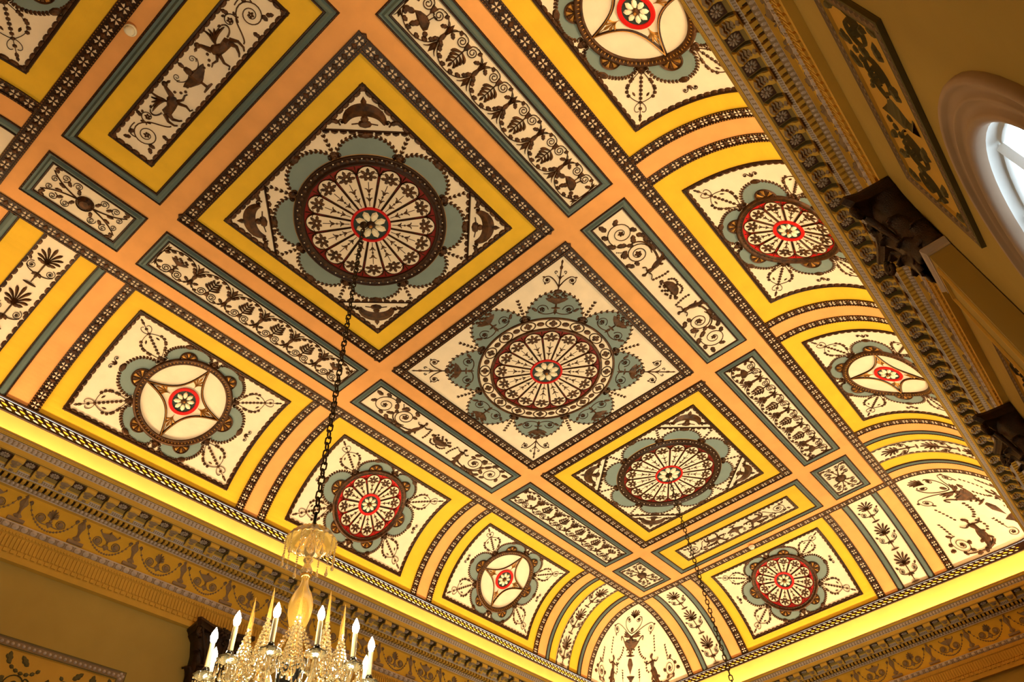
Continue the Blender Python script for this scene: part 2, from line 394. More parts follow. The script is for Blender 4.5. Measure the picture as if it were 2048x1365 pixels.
# band with cream butterflies and beaded rails: along x from 0..L, width w centred on y=0
def leafband(g, L, w, period=.0935, beads=True, h=.004):
    n = max(1, round(L/period)); p = L/n
    g.use('dark_bronze'); m = max(2, int(L/.05))
    for i in range(m):
        x0, x1 = L*i/m, L*(i+1)/m
        I = [g.v(x, y, hh) for x in (x0, x1) for y, hh in ((-w/2, .001), (-w/2, h*2.2), (-w*.36, h*2.0), (-w*.34, h), (w*.34, h), (w*.36, h*2.0), (w/2, h*2.2), (w/2, .001))]
        for k in range(7): g.f(I[k], I[k+1], I[8+k+1], I[8+k])
    for i in range(n):
        x = p*(i+.5)
        g.use('pale_leaf')
        for sx in (1, -1):
            for sy in (1, -1):
                g.blob([(x+sx*p*.03, sy*w*.03), (x+sx*p*.08, sy*w*.16), (x+sx*p*.16, sy*w*.31), (x+sx*p*.21, sy*w*.20), (x+sx*p*.33, sy*w*.13), (x+sx*p*.19, sy*w*.06)], h+.005, h+.0008)
        g.use('bronze'); g.disc(x, 0, p*.08, h+.007, 6, h+.001)
        for dx in (-.5,):
            g.blob([(x-p*.5-p*.20, 0), (x-p*.5, -w*.28), (x-p*.5+p*.20, 0), (x-p*.5, w*.28)], h+.009, h+.001)
    if beads:
        g.use('gilt'); nb = int(L/.022)
        for i in range(nb):
            x = L*(i+.5)/nb
            for sy in (1, -1):
                y = sy*w*.43; a = .0045
                k = g.v(x, y, h*2.2+.004); q = [g.v(x-a, y, h*2.1), g.v(x, y-a, h*2.1), g.v(x+a, y, h*2.1), g.v(x, y+a, h*2.1)]
                for j in range(4): g.f(q[j], q[(j+1)%4], k)
def scallops(g, x0, y0, x1, y1, rail=.014, r=.026, mt='bronze'):
    """dark rail with leaf scallops on its inner side, round a rectangle"""
    g.use('dark_bronze'); g.loop(x0, y0, x1, y1, [(0,.001),(rail*.3,.012),(rail,.010),(rail*1.25,.002)])
    g.use(mt)
    for ax, ay, bx, by in ((x0,y0,x1,y0),(x1,y0,x1,y1),(x1,y1,x0,y1),(x0,y1,x0,y0)):
        L = hypot(bx-ax, by-ay); n = max(2, round(L/.056)); q = g.at(ax, ay, atan2(by-ay, bx-ax)); p = L/n
        for i in range(n):
            x = p*(i+.5); hw = p*.54
            q.blob([(x-hw, rail), (x+hw, rail), (x+hw, rail+r*.6), (x+hw*.6, rail+r*.92), (x, rail+r*1.0), (x-hw*.6, rail+r*.88), (x-hw, rail+r*.5)], .012, .0015, (x+hw*.2, rail+r*.4))
def blueframe(g, x0, y0, x1, y1, w=.07):
    g.loop(x0, y0, x1, y1, [(0,.001),(.006,.010),(.012,.010),(.015,.004),(.022,.002),(w*.42,-.0),(w*.60,.016),(w*.78,.010),(w*.84,.006),(w*.90,.012),(w,.012),(w+.004,.003)],
           mats=['dark_bronze','dark_bronze','dark_bronze','frame_blue','frame_blue','frame_blue','frame_blue','frame_blue','dark_bronze','dark_bronze','dark_bronze'])
    # bead row on the outer rail
    g.use('bronze')
    for ax, ay, bx, by in ((x0,y0,x1,y0),(x1,y0,x1,y1),(x1,y1,x0,y1),(x0,y1,x0,y0)):
        L = hypot(bx-ax, by-ay); n = int(L/.026); q = g.at(ax, ay, atan2(by-ay, bx-ax))
        for i in range(n):
            x = L*(i+.5)/n; a = .006; k = q.v(x, .009, .016); I = [q.v(x-a,.009,.009), q.v(x,.003,.009), q.v(x+a,.009,.009), q.v(x,.015,.009)]
            for j in range(4): q.f(I[j], I[(j+1)%4], k)

# keyhole shaped petal, pointing along +x between radii r0 and r1
def petal_outline(r0, r1, hw, n=10):
    rc = r1-hw; O = [(r0, -r0*hw/rc*.9)]
    O += [(rc+hw*cos(a), hw*sin(a)) for a in [-pi/2+.1+(pi-.2)*i/n for i in range(n+1)]]
    O += [(r0, r0*hw/rc*.9)]
    return O

def rose(kind, surf, root, R, nl, npet, center_ring=False, g_rot=0.):
    """kind: 'fan' or 'lens'. Builds parts of a ceiling rose under root, in local polar coordinates."""
    big = R > .45
    mk = lambda mt='bronze': G(surf, mt).at(0,0,g_rot)
    Ro = .64 if center_ring else R          # radius at which the lobes spring
    lobe_r = (.92-.64)+.0 if center_ring else (.16 if big else .185)
    # lobes
    for k in range(nl):
        a = 2*pi*k/nl
        g = mk('blue_paint'); q = g.at(0,0,a)
        half = pi/nl
        if center_ring: cx, rx, ry = .62, .29, .245
        elif big: cx, rx, ry = .555, .155, .205
        else: cx, rx, ry = .40, (.160 if k % 3 == 0 else .108), .176
        O = []
        aa = 1.62 if not center_ring else 1.60
        for i in range(21):
            t = -aa+2*aa*i/20; O.append((cx+rx*cos(t), ry*sin(t)))
        r_in = Ro-.015
        inner = [(r_in*cos(t), r_in*sin(t)) for t in [(.30 if big else .38)*(1-2*i/8) for i in range(9)]]
        q.field(O+inner, .0022, 4, (Ro+rx*.35, 0))
        lobe = g.build('lobe', root)
        g = mk('bronze'); q = g.at(0,0,a)
        g.use('bronze')
        top = [(cx+(rx+.004)*cos(t), (ry+.004)*sin(t)) for t in [aa*(1-i/12) for i in range(13)]]
        bot = [(x, -y) for x, y in top]
        q.m = g.m
        nle = 9 if big else 11
        chainleaf(q, top[:-1], nle-1, .034 if big else .030, .019, .009); chainleaf(q, bot[:-1], nle-1, .034 if big else .030, .019, .009)
        q.disc(cx+rx+.004, 0, .026, .012, 8, ry=.040)
        q.stroke(top, .006, .005); q.stroke(bot, .006, .005)
        g.build('garland', lobe)
        if center_ring:
            g = mk('bronze'); q = g.at(0,0,a)
            tazza(q, .735, 0, 0, .17, .012, True)
            for sg in (1,-1):
                volute(q, .725, sg*.118, .055, pi*.5*sg+pi, sg*1.6, .009, .5)
                q.stroke(bez((.70,0),(.66,sg*.05),(.67,sg*.13),(.70,sg*.15),8), .012, .008); q.acanthus(.70, sg*.155, sg*.9, .07, .035, .009, 2)
            q.leaf(.66,0,0,.09,.035); g.build('lobe_relief', lobe)
        if not big:
            g = mk('bronze'); q = g.at(0,0,a)
            q.use('bronze'); cxf = R-.010; rf = (.088 if k % 3 == 0 else .074)
            q.ring(cxf, 0, [(rf, .001), (rf*.93,.014),(rf*.82,.006)], 20, 1., -1.75, 1.75)
            for i in range(7):
                t = -1.5+3.0*i/6; qq = q.at(cxf,0,t); qq.use('gilt' if i % 2 else 'bronze')
                qq.blob([(.012,-.003),(rf*.84,-.017),(rf*.88,0),(rf*.84,.017),(.012,.003)], .012, .003)
            q.use('dark_bronze'); q.field([(cxf+rf*.88*cos(t), rf*.88*sin(t)) for t in [1.7-3.4*i/12 for i in range(13)]], .0032, 2)
            g.build('fan', lobe)
    # junction knots between lobes
    for k in range(nl):
        g = mk('bronze'); a = 2*pi*(k+.5)/nl; q = g.at(0,0,a)
        rr = Ro+.018
        for sg in (1,-1): volute(q, rr, sg*.030, .022, 0, sg*1.2, .010, .6, 0, .013)
        q.disc(rr-.005, 0, .018, .014, 8)
        q.leaf(rr+.01, 0, 0, .04, .016); q.disc(rr,0,.045,.006,10,ry=.030); g.build('knot', root)
    # rim
    g = mk('bronze')
    if kind == 'lens':
        g.use('bronze'); g.ring(0,0,[(R,.001),(R*.985,.020),(R*.96,.024),(R*.94,.018),(R*.90,.016),(R*.885,.022),(R*.86,.020),(R*.85,.003)], 72)
        n = 84
        g.use('gilt')
        for i in range(n):
            t = 2*pi*i/n; q = g.at(0,0,t); q.m = g.m; k = [q.v(R*.90,-.003,.017), q.v(R*.94,-.003,.021), q.v(R*.94,.003,.021), q.v(R*.90,.003,.017), q.v(R*.92,0,.026)]
            for j in range(4): q.f(k[j], k[(j+1)%4], k[4])
        rim = g.build('rim', root, True)
    else:
        ro = R if not center_ring else .64
        if center_ring:
            g.use('bronze'); g.ring(0,0,[(.640,.001),(.634,.014),(.622,.014),(.616,.002)], 90)
            g.use('cream_paint'); g.ring(0,0,[(.616,.002),(.57,.002),(.522,.002)], 90)
            g.use('bronze'); g.ring(0,0,[(.522,.002),(.515,.016),(.497,.016),(.490,.003)], 90)
            for k in range(16):
                a = 2*pi*k/16; q = g.at(0,0,a); q.use('bronze')
                q.ring(.569, 0, [(.052,.002),(.047,.010),(.042,.002)], 22, 1.4)
                for j in range(4): q.acanthus(.569, 0, pi/2*j, .040, .044, .009, 2)
                q = g.at(0,0,a+pi/16); q.use('bronze'); q.disc(.569,0,.027,.012,10, ry=.036)
            g.build('guilloche_ring', root)
        else:
            bw = .055 if big else .048
            if big:
                g.use('dark_bronze'); g.ring(0,0,[(R+.0,.001),(R-.004,.018),(R-.012,.018),(R-.014,.008),(R-.06,.008),(R-.063,.020),(R-.075,.020),(R-.078,.003)], 96)
                g.use('gilt'); g.ring(0,0,[(R+.006,.001),(R+.003,.006),(R,.001)], 96)
                for i in range(48):
                    q = g.at(0,0,2*pi*i/48); q.use('bronze')
                    q.leaf(R-.055,0,0,.034,.026,.017,.008); q.use('cream_paint'); q2 = q.at(0,0,pi/48); q2.use('cream_paint'); q2.disc(R-.027,0,.006,.014,5,.008)
            else:
                g.use('bronze'); g.ring(0,0,[(R,.001),(R-.006,.020),(R-.016,.024),(R-.026,.018),(R-.030,.012),(R-.046,.012),(R-.05,.018),(R-.056,.003)], 72)
                for i in range(72):
                    q = g.at(0,0,2*pi*i/72); q.use('dark_bronze'); q.leaf(R-.046,0,0,.016,.012,.017,.012)
            g.build('rim', root, True)
    if kind == 'lens':
        ri = R*.86
        # ground star + four lenses
        g = mk('cream_paint'); g.ring(0,0,[(ri,.003),(ri*.66,.003),(ri*.33,.003),(.001,.003)], 48); g.build('disc', root)
        for k in range(4):
            a = pi/4+pi/2*k
            q0 = mk('cream_paint'); q = q0.at(0,0,a)
            c = ri/sqrt(2)                       # chord half length
            d = ri*cos(pi/4)
            outer = [(ri*cos(t), ri*sin(t)) for t in [-pi/4+pi/2*i/16 for i in range(17)]]
            sag = ri*.27
            inner = [(d-sag*cos(pi/2*(-1+2*i/16)), c*(1-2*i/16)) for i in range(1,16)]
            q.field(outer+inner, .006, 4, (ri*.78, 0)); ln = q0.build('lens_panel', root)
            q0 = mk('dark_bronze'); q = q0.at(0,0,a); q.use('dark_bronze'); q.stroke([outer[-1]]+inner+[outer[0]], .024, .018, .003); q.use('gilt'); q.stroke([outer[-1]]+inner+[outer[0]], .006, .021, .017)
            q0.build('lens_moulding', ln)
        for k in range(4):
            g = mk('gilt'); q = g.at(0,0,pi/2*k)
            q.use('gilt'); anthemion(q, R*.38, 0, 0, R*.26, 5, .75, .26, .011); q.stroke([(R*.34,0),(R*.76,0)], .006, .009); g.build('spray', root)
        rr = R*.31
    else:
        r1 = .487 if big else R-.060; r0 = .150 if big else .118
        g = mk('deep_red' if big else 'red_paint'); g.ring(0,0,[(r1+.012,.003),(r1*.70,.003)], 60); g.use('dark_bronze'); g.ring(0,0,[(r1*.70,.003),(r1*.33,.003),(.001,.003)], 60)
        if center_ring: pass
        g.build('disc', root)
        g = mk('bronze')
        for k in range(npet):
            q = g.at(0,0,2*pi*(k+.5)/npet); q.use('bronze'); anthemion(q, r1-.075*(1 if big else .75), 0, 0, .075*(1 if big else .7), 5, 1.0, .2, .010)
        g.build('spandrel_leaves', root)
        hw = r1*sin(pi/npet)*.90/(1+sin(pi/npet))*1.05
        for k in range(npet):
            g0 = mk('cream_paint'); q = g0.at(0,0,2*pi*k/npet); O = petal_outline(r0, r1-.004, hw)
            q.field(O, .0055, 4, (r1*.7, 0)); pt = g0.build('petal', root)
            g0 = mk('bronze'); q = g0.at(0,0,2*pi*k/npet); q.use('bronze')
            q.stroke(O[:], .009, .012, .004)
            Lp = r1-r0; q.stroke([(r0+.01,0),(r0+Lp*.62,0)], .007, .009, .005)
            pc = r1-hw*1.12
            for an in (0,-.85,.85,-1.7,1.7,-2.5,2.5): q.acanthus(pc, 0, an, hw*(1.0 if abs(an) < 2 else .66), hw*.50, .012, 2)
            for rr_, sz in ((r0+Lp*.20,.030),(r0+Lp*.42,.036)):
                z = sz*(1 if big else .7)
                for sg in (1,-1): q.stroke(bez((rr_-z*.5,0),(rr_,sg*z*.2),(rr_+z*.4,sg*z*.3),(rr_+z*.35,sg*z*.85),6), [.013,.016,.015,.013,.011,.009,.005], .010, .005)
            q.disc(r0+Lp*.31, 0, .010*(1 if big else .7), .011, 6, .005)
            g0.build('petal_leaf', pt)
        rr = r0+.002
    ir = .86 if big else .76
    g = mk('red_paint'); g.use('red_paint'); g.ring(0,0,[(rr,.004),(rr*.985,.016),(rr*(ir+.02),.016),(rr*ir,.006)], 40)
    g.use('dark_green_paint'); g.ring(0,0,[(rr*ir,.0075),(.001,.0075)], 24); g.build('red_ring', root)
    g = mk('petal_paint'); daisy(g, 0, 0, rr*(ir-.03), 8, 'petal_paint', .022 if not big else .026, 'dark_bronze' if big else 'bronze')
    g.build('flower', root)

# ================================================================== SHELL
def struct(g, name, parent=None, smooth=False):
    o = g.build(name, parent, smooth); o['kind'] = 'structure'; return o
# flat ceiling
g = G(flat, 'orange_paint'); g.rect(-U, -W, U, W, -.0005, .6); ceiling = struct(g, 'ceiling')
def cove_mesh(side, A):
    g = G(cove(side), 'yellow_paint')
    ss = [FOOT*i/26 for i in range(27)]
    for i in range(26):
        n = 40
        for j in range(n):
            a0, a1 = -A+2*A*j/n, -A+2*A*(j+1)/n
            g.f(g.v(a0,ss[i],-.0006), g.v(a1,ss[i],-.0006), g.v(a1,ss[i+1],-.0006), g.v(a0,ss[i+1],-.0006))
    o = g.build('cove', ceiling, True)
    me = o.data
    return o
for sd, A in (('L',U),('R',U),('F',W),('N',W)): cove_mesh(sd, A)
# lower plain strip of the cove and its ornamental base band (run right round into the corners)
def ring_plan(s_, h=0.):
    """closed plan outline of the cove at arc length s_: straight sides and rounded corners"""
    P = []
    d, z, nd, nz = prof(s_)
    for su, sv, order in ((1,1,1),(-1,1,-1),(-1,-1,1),(1,-1,-1)):
        n = 14
        rng = range(n+1) if order == 1 else range(n, -1, -1)
        for i in rng:
            ph = pi/2*i/n; cx, cy = abs(cos(ph)), abs(sin(ph)); k = (cx**NN+cy**NN)**(-1/NN)
            P.append(WD(su*(U+(d+nd*h)*cx*k), sv*(W+(d+nd*h)*cy*k), z+nz*h))
    return P
def plan_sweep(name, rows, mt, parent):
    V = []; F = []
    R_ = [ring_plan(s_, h) for s_, h in rows]; n = len(R_[0])
    for r in R_: V += [tuple(p) for p in r]
    for k in range(len(R_)-1):
        for i in range(n): F.append((k*n+i, k*n+(i+1)%n, (k+1)*n+(i+1)%n, (k+1)*n+i))
    me = bpy.data.meshes.new(name); me.from_pydata(V, [], F); me.materials.append(MATS[mt])
    me.polygons.foreach_set('use_smooth', [True]*len(F)); me.update()
    o = bpy.data.objects.new(name, me); COL.objects.link(o)
    if parent: o.parent = parent
    return o
plan_sweep('cove_strip', [(1.365,-.0006),(1.45,-.0006),(1.54,-.0006),(1.62,-.0006),(1.72,-.0006)], 'strip_paint', ceiling)
plan_sweep('base_moulding', [(1.262,.0),(1.263,.016),(1.272,.018),(1.280,.010)], 'dark_bronze', ceiling)
plan_sweep('base_ground', [(1.28,.006),(1.355,.006),(1.358,.014),(1.366,.014),(1.368,.0)], 'dark_bronze', ceiling)
# overlapping leaf pattern on the base band, one mesh for each side
def baseband(side, A):
    g = G(cove(side), 'gilt'); n = int(2*A/.066); p = 2*A/n
    for i in range(n):
        x = -A+p*(i+.5)
        for row, (y, dx, mt) in enumerate(((1.296,0,'pale_leaf'),(1.318,p*.45,'yellow_paint'),(1.339,p*.1,'pale_leaf'))):
            g.use(mt); g.blob([(x+dx-p*.38,y-.005),(x+dx-p*.10,y-.009),(x+dx+p*.18,y-.004),(x+dx+p*.40,y+.007),(x+dx+p*.06,y+.007),(x+dx-p*.22,y+.003)], .015, .0065)
        g.use('bronze'); g.blob([(x-p*.1,1.30),(x+p*.3,1.304),(x+p*.45,1.312),(x,1.312)], .013, .0065)
    return g.build('base_leaf_band', ceiling)
for sd, A in (('L',U+.80),('R',U+.80),('F',W+.80)): baseband(sd, A)

# border band round the flat ceiling
bw = .098
def flatband(x0, y0, x1, y1, w, name='border_leaf_band', parent=None, surf=flat, h=.004):
    g = G(surf); L = hypot(x1-x0, y1-y0); leafband(g.at(x0, y0, atan2(y1-y0, x1-x0)), L, w, h=h)
    return g.build(name, parent or ceiling)
for sg in (1,-1):
    flatband(-U, sg*(W-bw/2), U, sg*(W-bw/2), bw); flatband(sg*(U-bw/2), -(W-bw), sg*(U-bw/2), W-bw, bw)

# cove ribs -----------------------------------------------------------------
def covestrip(g, a0, a1, s0, s1, mt, h):
    g.use(mt); n = 40
    for i in range(n):
        t0, t1 = s0+(s1-s0)*i/n, s0+(s1-s0)*(i+1)/n
        g.f(g.v(a0,t0,h), g.v(a1,t0,h), g.v(a1,t1,h), g.v(a0,t1,h))
def coveband(side, a0, a1, s1=FOOT-.004, s0=.0):
    g = G(cove(side)); leafband(g.at((a0+a1)/2, s0, pi/2), s1-s0, a1-a0, h=.005); return g.build('rib_leaf_band', ceiling)
def blue_roll(side, a0, a1):
    g = G(cove(side)); w = a1-a0; n = 44; pr_ = [(0,.001),(.05,.012),(.14,.012),(.18,.004),(.30,.010),(.5,.016),(.70,.010),(.82,.004),(.86,.012),(.95,.012),(1,.001)]
    mt_ = ['dark_bronze']*3+['frame_blue']*4+['dark_bronze']*3
    for i in range(n):
        t0, t1 = FOOT*i/n, FOOT*(i+1)/n
        for k in range(len(pr_)-1):
            g.use(mt_[k]); (x0,h0),(x1,h1) = pr_[k], pr_[k+1]
            g.f(g.v(a0+w*x0,t0,h0), g.v(a0+w*x1,t0,h1), g.v(a0+w*x1,t1,h1), g.v(a0+w*x0,t1,h0))
    g.use('bronze'); nb = 52
    for i in range(nb):
        s_ = FOOT*(i+.5)/nb
        for x in (a0+w*.10, a0+w*.90):
            a = .006; k = g.v(x,s_,.017); I = [g.v(x-a,s_,.011), g.v(x,s_-a,.011), g.v(x+a,s_,.011), g.v(x,s_+a,.011)]
            for j in range(4): g.f(I[j], I[(j+1)%4], k)
    return g.build('rib_blue_roll', ceiling, True)
def rib_field(side, a0, a1, mt='orange_paint', h=.004):
    g = G(cove(side)); covestrip(g, a0, a1, 0, FOOT, mt, h); return g.build('rib', ceiling, True)
for sd in 'LR':
    for c in (-1, 1):
        m = c*1.09
        rib_field(sd, m-.155, m+.155); coveband(sd, m-.155, m-.075); coveband(sd, m+.075, m+.155)
        if sd == 'R' and c == -1: pass
    for c in (1, -1):
        if sd == 'R' and c == -1: continue
        q = lambda a, b: (min(c*a, c*b), max(c*a, c*b))
        rib_field(sd, *q(3.007, 3.247)); coveband(sd, *q(3.007, 3.092)); blue_roll(sd, *q(3.247, 3.322))
        blue_roll(sd, *q(3.905, 3.985)); rib_field(sd, *q(3.985, 4.215)); coveband(sd, *q(4.130, 4.213))
for sd in 'FN':
    for c in (1, -1):
        if sd == 'N' and c == 1: continue
        q = lambda a, b: (min(c*a, c*b), max(c*a, c*b))
        rib_field(sd, *q(.875, 1.12)); coveband(sd, *q(.875, .970)); blue_roll(sd, *q(1.12, 1.205))
        blue_roll(sd, *q(1.485, 1.565)); rib_field(sd, *q(1.565, 1.787)); coveband(sd, *q(1.705, 1.787))

# ================================================================== FLAT PANELS
def sprig(g, r, a, n=5, ln=.034):
    q = g.at(0,0,a); q.stroke([(r,0),(r+.03+n*.036,0)], .004, .005)
    for k in range(n): q.leaf(r+.03+k*.036, 0, .45, ln, .017); q.leaf(r+.03+k*.036, 0, -.45, ln, .017)
def square_panel(u, label, rlabel, mode):
    root = empty('square_panel', WD(u,0,0), label, 'ceiling panel', 'square ceiling panels')
    sf = flat_at(u, 0)
    # outer leaf band, four runs
    for k in range(4):
        g = G(sf); q = g.at(0,0,pi/2*k); leafband(q.at(-1.0, -.955), 1.91, .09, h=.006); g.build('leaf_band', root)
    g = G(sf, 'dark_bronze'); g.loop(-1,-1,1,1,[(0,.001),(.003,.016),(.010,.016),(.013,.010)]); g.loop(-.91,-.91,.91,.91,[(-.004,.009),(0,.014),(.007,.014),(.010,.002)]); g.build('rail', root)
    if mode == 'outer':
        g = G(sf, 'yellow_paint'); g.loop(-.905,-.905,.905,.905,[(0,.0015),(.14,.0015)],.3); g.build('yellow_border', root)
        g = G(sf, 'cream_paint'); g.rect(-.77,-.77,.77,.77,.0010,.2); g.build('ground', root)
        g = G(sf); scallops(g, -.768,-.768,.768,.768, .018, .030); g.build('scallop_border', root)
        for k in range(4):
            a = pi/4+pi/2*k; g = G(sf); q = g.at(0,0,a); d = .745
            half = .30
            q.use('dark_bronze'); q.stroke([(d,-half),(d,half)], .016, .012); q.use('bronze')
            for i in range(10):
                y = -half+.03+.06*i
                q.blob([(d-.008,y-.026),(d-.008,y+.026),(d-.022,y+.022),(d-.032,y),(d-.022,y-.022)], .010, .0015)
            q.disc(.795,0,.030,.014,8,ry=.05); q.disc(.83,0,.028,.018,8); q.leaf(.90,0,0,.09,.04,.014)
            P = bez((.795,-.135),(.93,-.12),(.93,.12),(.795,.135),22); q.stroke(P, [.022+.070*sin(pi*i/22)**.7 for i in range(23)], .018)
            for sg in (1,-1):
                volute(q, .805, sg*.155, .026, pi-.4*sg, sg*-1.1, .014, .5,0,.013); q.acanthus(.80, sg*.17, sg*1.35, .075, .04, .012, 2)
                q.leaf(.86, sg*.09, sg*.9, .05, .028, .012); q.stroke([(.80,sg*.03),(.79,sg*.09)], .010, .009)
            g.build('corner_ornament', root)
        for k in range(8):
            g = G(sf); sprig(g, .60, pi/8+pi/4*k, 4); g.build('sprig', root)
    else:
        g = G(sf, 'cream_paint'); g.rect(-.905,-.905,.905,.905,.0012,.2); g.build('ground', root)
        for k in range(4):
            a = pi/4+pi/2*k; g = G(sf); q = g.at(0,0,a)
            q.stroke([(.93,0),(1.20,0)], .012, .010); tulip(q, .955, 0, 0, .05); tulip(q, 1.03, 0, 0, .06)
            for sg in (1,-1):
                volute(q, 1.03, sg*.105, .042, -sg*.4, sg*1.7, .007, .45, 2)
                q.stroke(bez((.96,0),(1.0,sg*.02),(1.05,sg*.05),(1.068,sg*.09),8), .012, .009)
                volute(q, 1.115, sg*.036, .018, pi, -sg*1.0, .008, 0)
            q.leaf(1.13,0,0,.06,.028); q.leaf(1.19,0,0,.05,.02); g.build('corner_spray', root)
        for k in range(8):
            g = G(sf); sprig(g, .68, pi/8+pi/4*k, 5); g.build('sprig', root)
    rs = empty('ceiling_rose', WD(u,0,.001), rlabel, 'ceiling rose', 'large roses on the flat ceiling')
    rose('fan', flat_at(u,0), rs, .57 if mode == 'outer' else .5, 8, 16, mode == 'center')
square_panel(-2.146, 'near square panel with wide yellow border that holds the nearer chandelier chain', 'large fan rose the chandelier in the picture hangs from', 'outer')
square_panel(0.0, 'middle square panel of plain cream without a yellow border, corner sprays on cream', 'middle fan rose ringed by a guilloche and blue lobes filled with scrollwork', 'center')
square_panel(2.146, 'far square panel with wide yellow border, crossed by the farther chain', 'far fan rose with plain blue lobes and the bare second chain', 'outer')

def loop_unit(g, x, kind, mt='bronze'):
    """one ring of the running scroll: a leafy ring, two little volutes, and a palmette, urn or bird inside; up = +y"""
    q = g.at(x, 0); q.use(mt)
    for sg in (1,-1):
        P = bez((sg*.150,-.01),(sg*.150,.09),(sg*.07,.130),(0,.130),14); q.stroke(P, .0085, .009)
        P = bez((sg*.150,-.01),(sg*.145,-.09),(sg*.09,-.135),(sg*.05,-.120),10); q.stroke(P, .0085, .009)
        P = spiral(sg*.048,-.078,.044,-pi/2,-sg*2.0 if sg > 0 else 2.0); q.stroke(P, .008, .009)
        for t, y_, an in ((.140,.045,2.5),(.112,.092,3.1),(.060,.122,3.5)):
            q.acanthus(sg*t*.96, y_, an if sg > 0 else pi-an, .046, .036, .011, 2)
        q.acanthus(sg*.132,-.070, 2.5 if sg > 0 else pi-2.5, .048, .034, .010, 2)
        q.acanthus(sg*.100,-.125, 2.2 if sg > 0 else pi-2.2, .040, .030, .010, 1)
    q.blob([(-.024,-.10),(.024,-.10),(.014,-.06),(0,-.040),(-.014,-.06)], .011)
    if kind == 'palm': palm(q, 0, -.050, pi/2, .150, .012)
    elif kind == 'urn':
        tazza(q, 0, -.03, pi/2, .115, .014, True); tulip(q, 0, -.06, pi/2, .045)
    else: bird(q, 0, .02, 0, .16)
def junction(g, x):
    q = g.at(x, 0); tulip(q, 0, .035, pi/2, .10); tulip(q, 0, -.04, -pi/2, .075)
    q.disc(0, 0, .018, .013, 8, ry=.04); q.acanthus(0,.02,.5,.05,.032,.011,2); q.acanthus(0,.02,pi-.5,.05,.032,.011,2)
    q.stroke([(0,-.06),(0,.06)], .014, .010)
def strip_panel(u, v, half, hw, kind, label):
    root = empty('strip_panel', WD(u,v,0), label, 'ceiling panel', 'scrollwork strips on the flat ceiling' if kind == 'scroll' else 'figure strips on the flat ceiling')
    mir = -1 if v > 0 else 1
    sf = flat_at(u, v, 0, mir)         # +y points to the middle line of the ceiling
    g = G(sf); blueframe(g, -half, -hw, half, hw); g.build('blue_frame', root)
    g = G(sf, 'cream_paint'); g.rect(-half+.07,-hw+.07,half-.07,hw-.07,.0015,.3); g.build('ground', root)
    if kind == 'scroll':
        L = half-.07; p = 2*L/6
        for i in range(6):
            g = G(sf); loop_unit(g, -L+p*(i+.5), 'palm' if i not in (0,5) else ('urn' if v < 0 else 'bird')); g.build('scroll_unit', root)
        for i in range(7):
            g = G(sf); x = -L+p*i
            if i in (0,6):
                sg = 1 if i == 0 else -1; g.stroke([(x+sg*.01,-.075),(x+sg*.012,.075)], .008, .006); tulip(g.at(x+sg*.01, 0), 0, .07, pi/2-sg*.5, .06); tulip(g.at(x+sg*.01,0), 0, -.07, -pi/2+sg*.5, .05)
            else: junction(g, x)
            g.build('leaf_junction', root)
    else:
        for sg in (1,-1):
            g = G(sf); q = g.at(0,0,0,sg,1)
            volute(q, .745, -.005, .120, 2.0, -1.8, .010, .24, 3); q.stroke(bez((.70,.09),(.62,.11),(.62,.02),(.60,-.05),12), taper(13,.006,.014), .010)
            volute(q, .49, -.002, .112, -2.2, 2.1, .012, .32, 4)
            q.stroke(bez((.60,-.05),(.56,-.13),(.44,-.13),(.34,-.10),12), taper(13,.014,.022), .011)
            for a, b, an in ((.62,.02,.9),(.60,-.03,-.5),(.585,.05,2.0),(.66,.10,.6),(.54,-.115,-.4),(.42,-.12,-.2),(.40,.09,.6),(.84,.07,.2),(.66,-.09,-2.4)): q.acanthus(a, b, an, .085, .052, .012, 2)
            for k in range(4): q.disc(.585+.012*k, .085+.012*k, .007, .009, 6)
            g.build('scroll', root)
            g = G(sf); nymph(g, sg*.285, -.095, .19, -sg); g.build('figure', root)
            g = G(sf); chainleaf(g, bez((sg*.19,.07),(sg*.17,-.0),(sg*.16,-.05),(sg*.17,-.09)), 6, .030, .026, .010, False)
            chainleaf(g, bez((sg*.10,-.03),(sg*.09,-.09),(sg*.04,-.10),(0,-.075)), 6, .028, .024, .010, False); g.build('garland', root)
        g = G(sf); q = g.at(0,-.01)
        q.use('bronze'); q.blob([(-.105,.02),(-.09,-.02),(-.05,-.05),(0,-.06),(.05,-.05),(.09,-.02),(.105,.02),(0,.028)], .022, .002)
        for k in range(13): q.disc(-.10+.0166*k, .035+.022*sin(k*1.9)+.018*(1-abs(k-6)/6), .013, .016, 7)
        for sg in (1,-1): q.disc(sg*.118, .02, .020, .014, 8)
        g.build('flower_basket', root)
SV = 1.358
strip_panel(0, -SV, 1.0, .215, 'figure', 'figure strip with flower basket, on the left of the middle square panel')
strip_panel(0,  SV, 1.0, .215, 'figure', 'figure strip with flower basket, on the right of the middle square panel')
strip_panel(-2.146, -SV, .997, .215, 'scroll', 'strip of leafy rings between the near square panel and the left cove')
strip_panel(-2.146,  SV, .997, .215, 'scroll', 'strip of leafy rings with birds at its ends, at the top edge')
strip_panel( 2.146, -SV, .997, .215, 'scroll', 'strip of leafy rings above the cove panel right of the chandelier')
strip_panel( 2.146,  SV, .997, .215, 'scroll', 'strip of leafy rings between the far square panel and the right-hand cove')

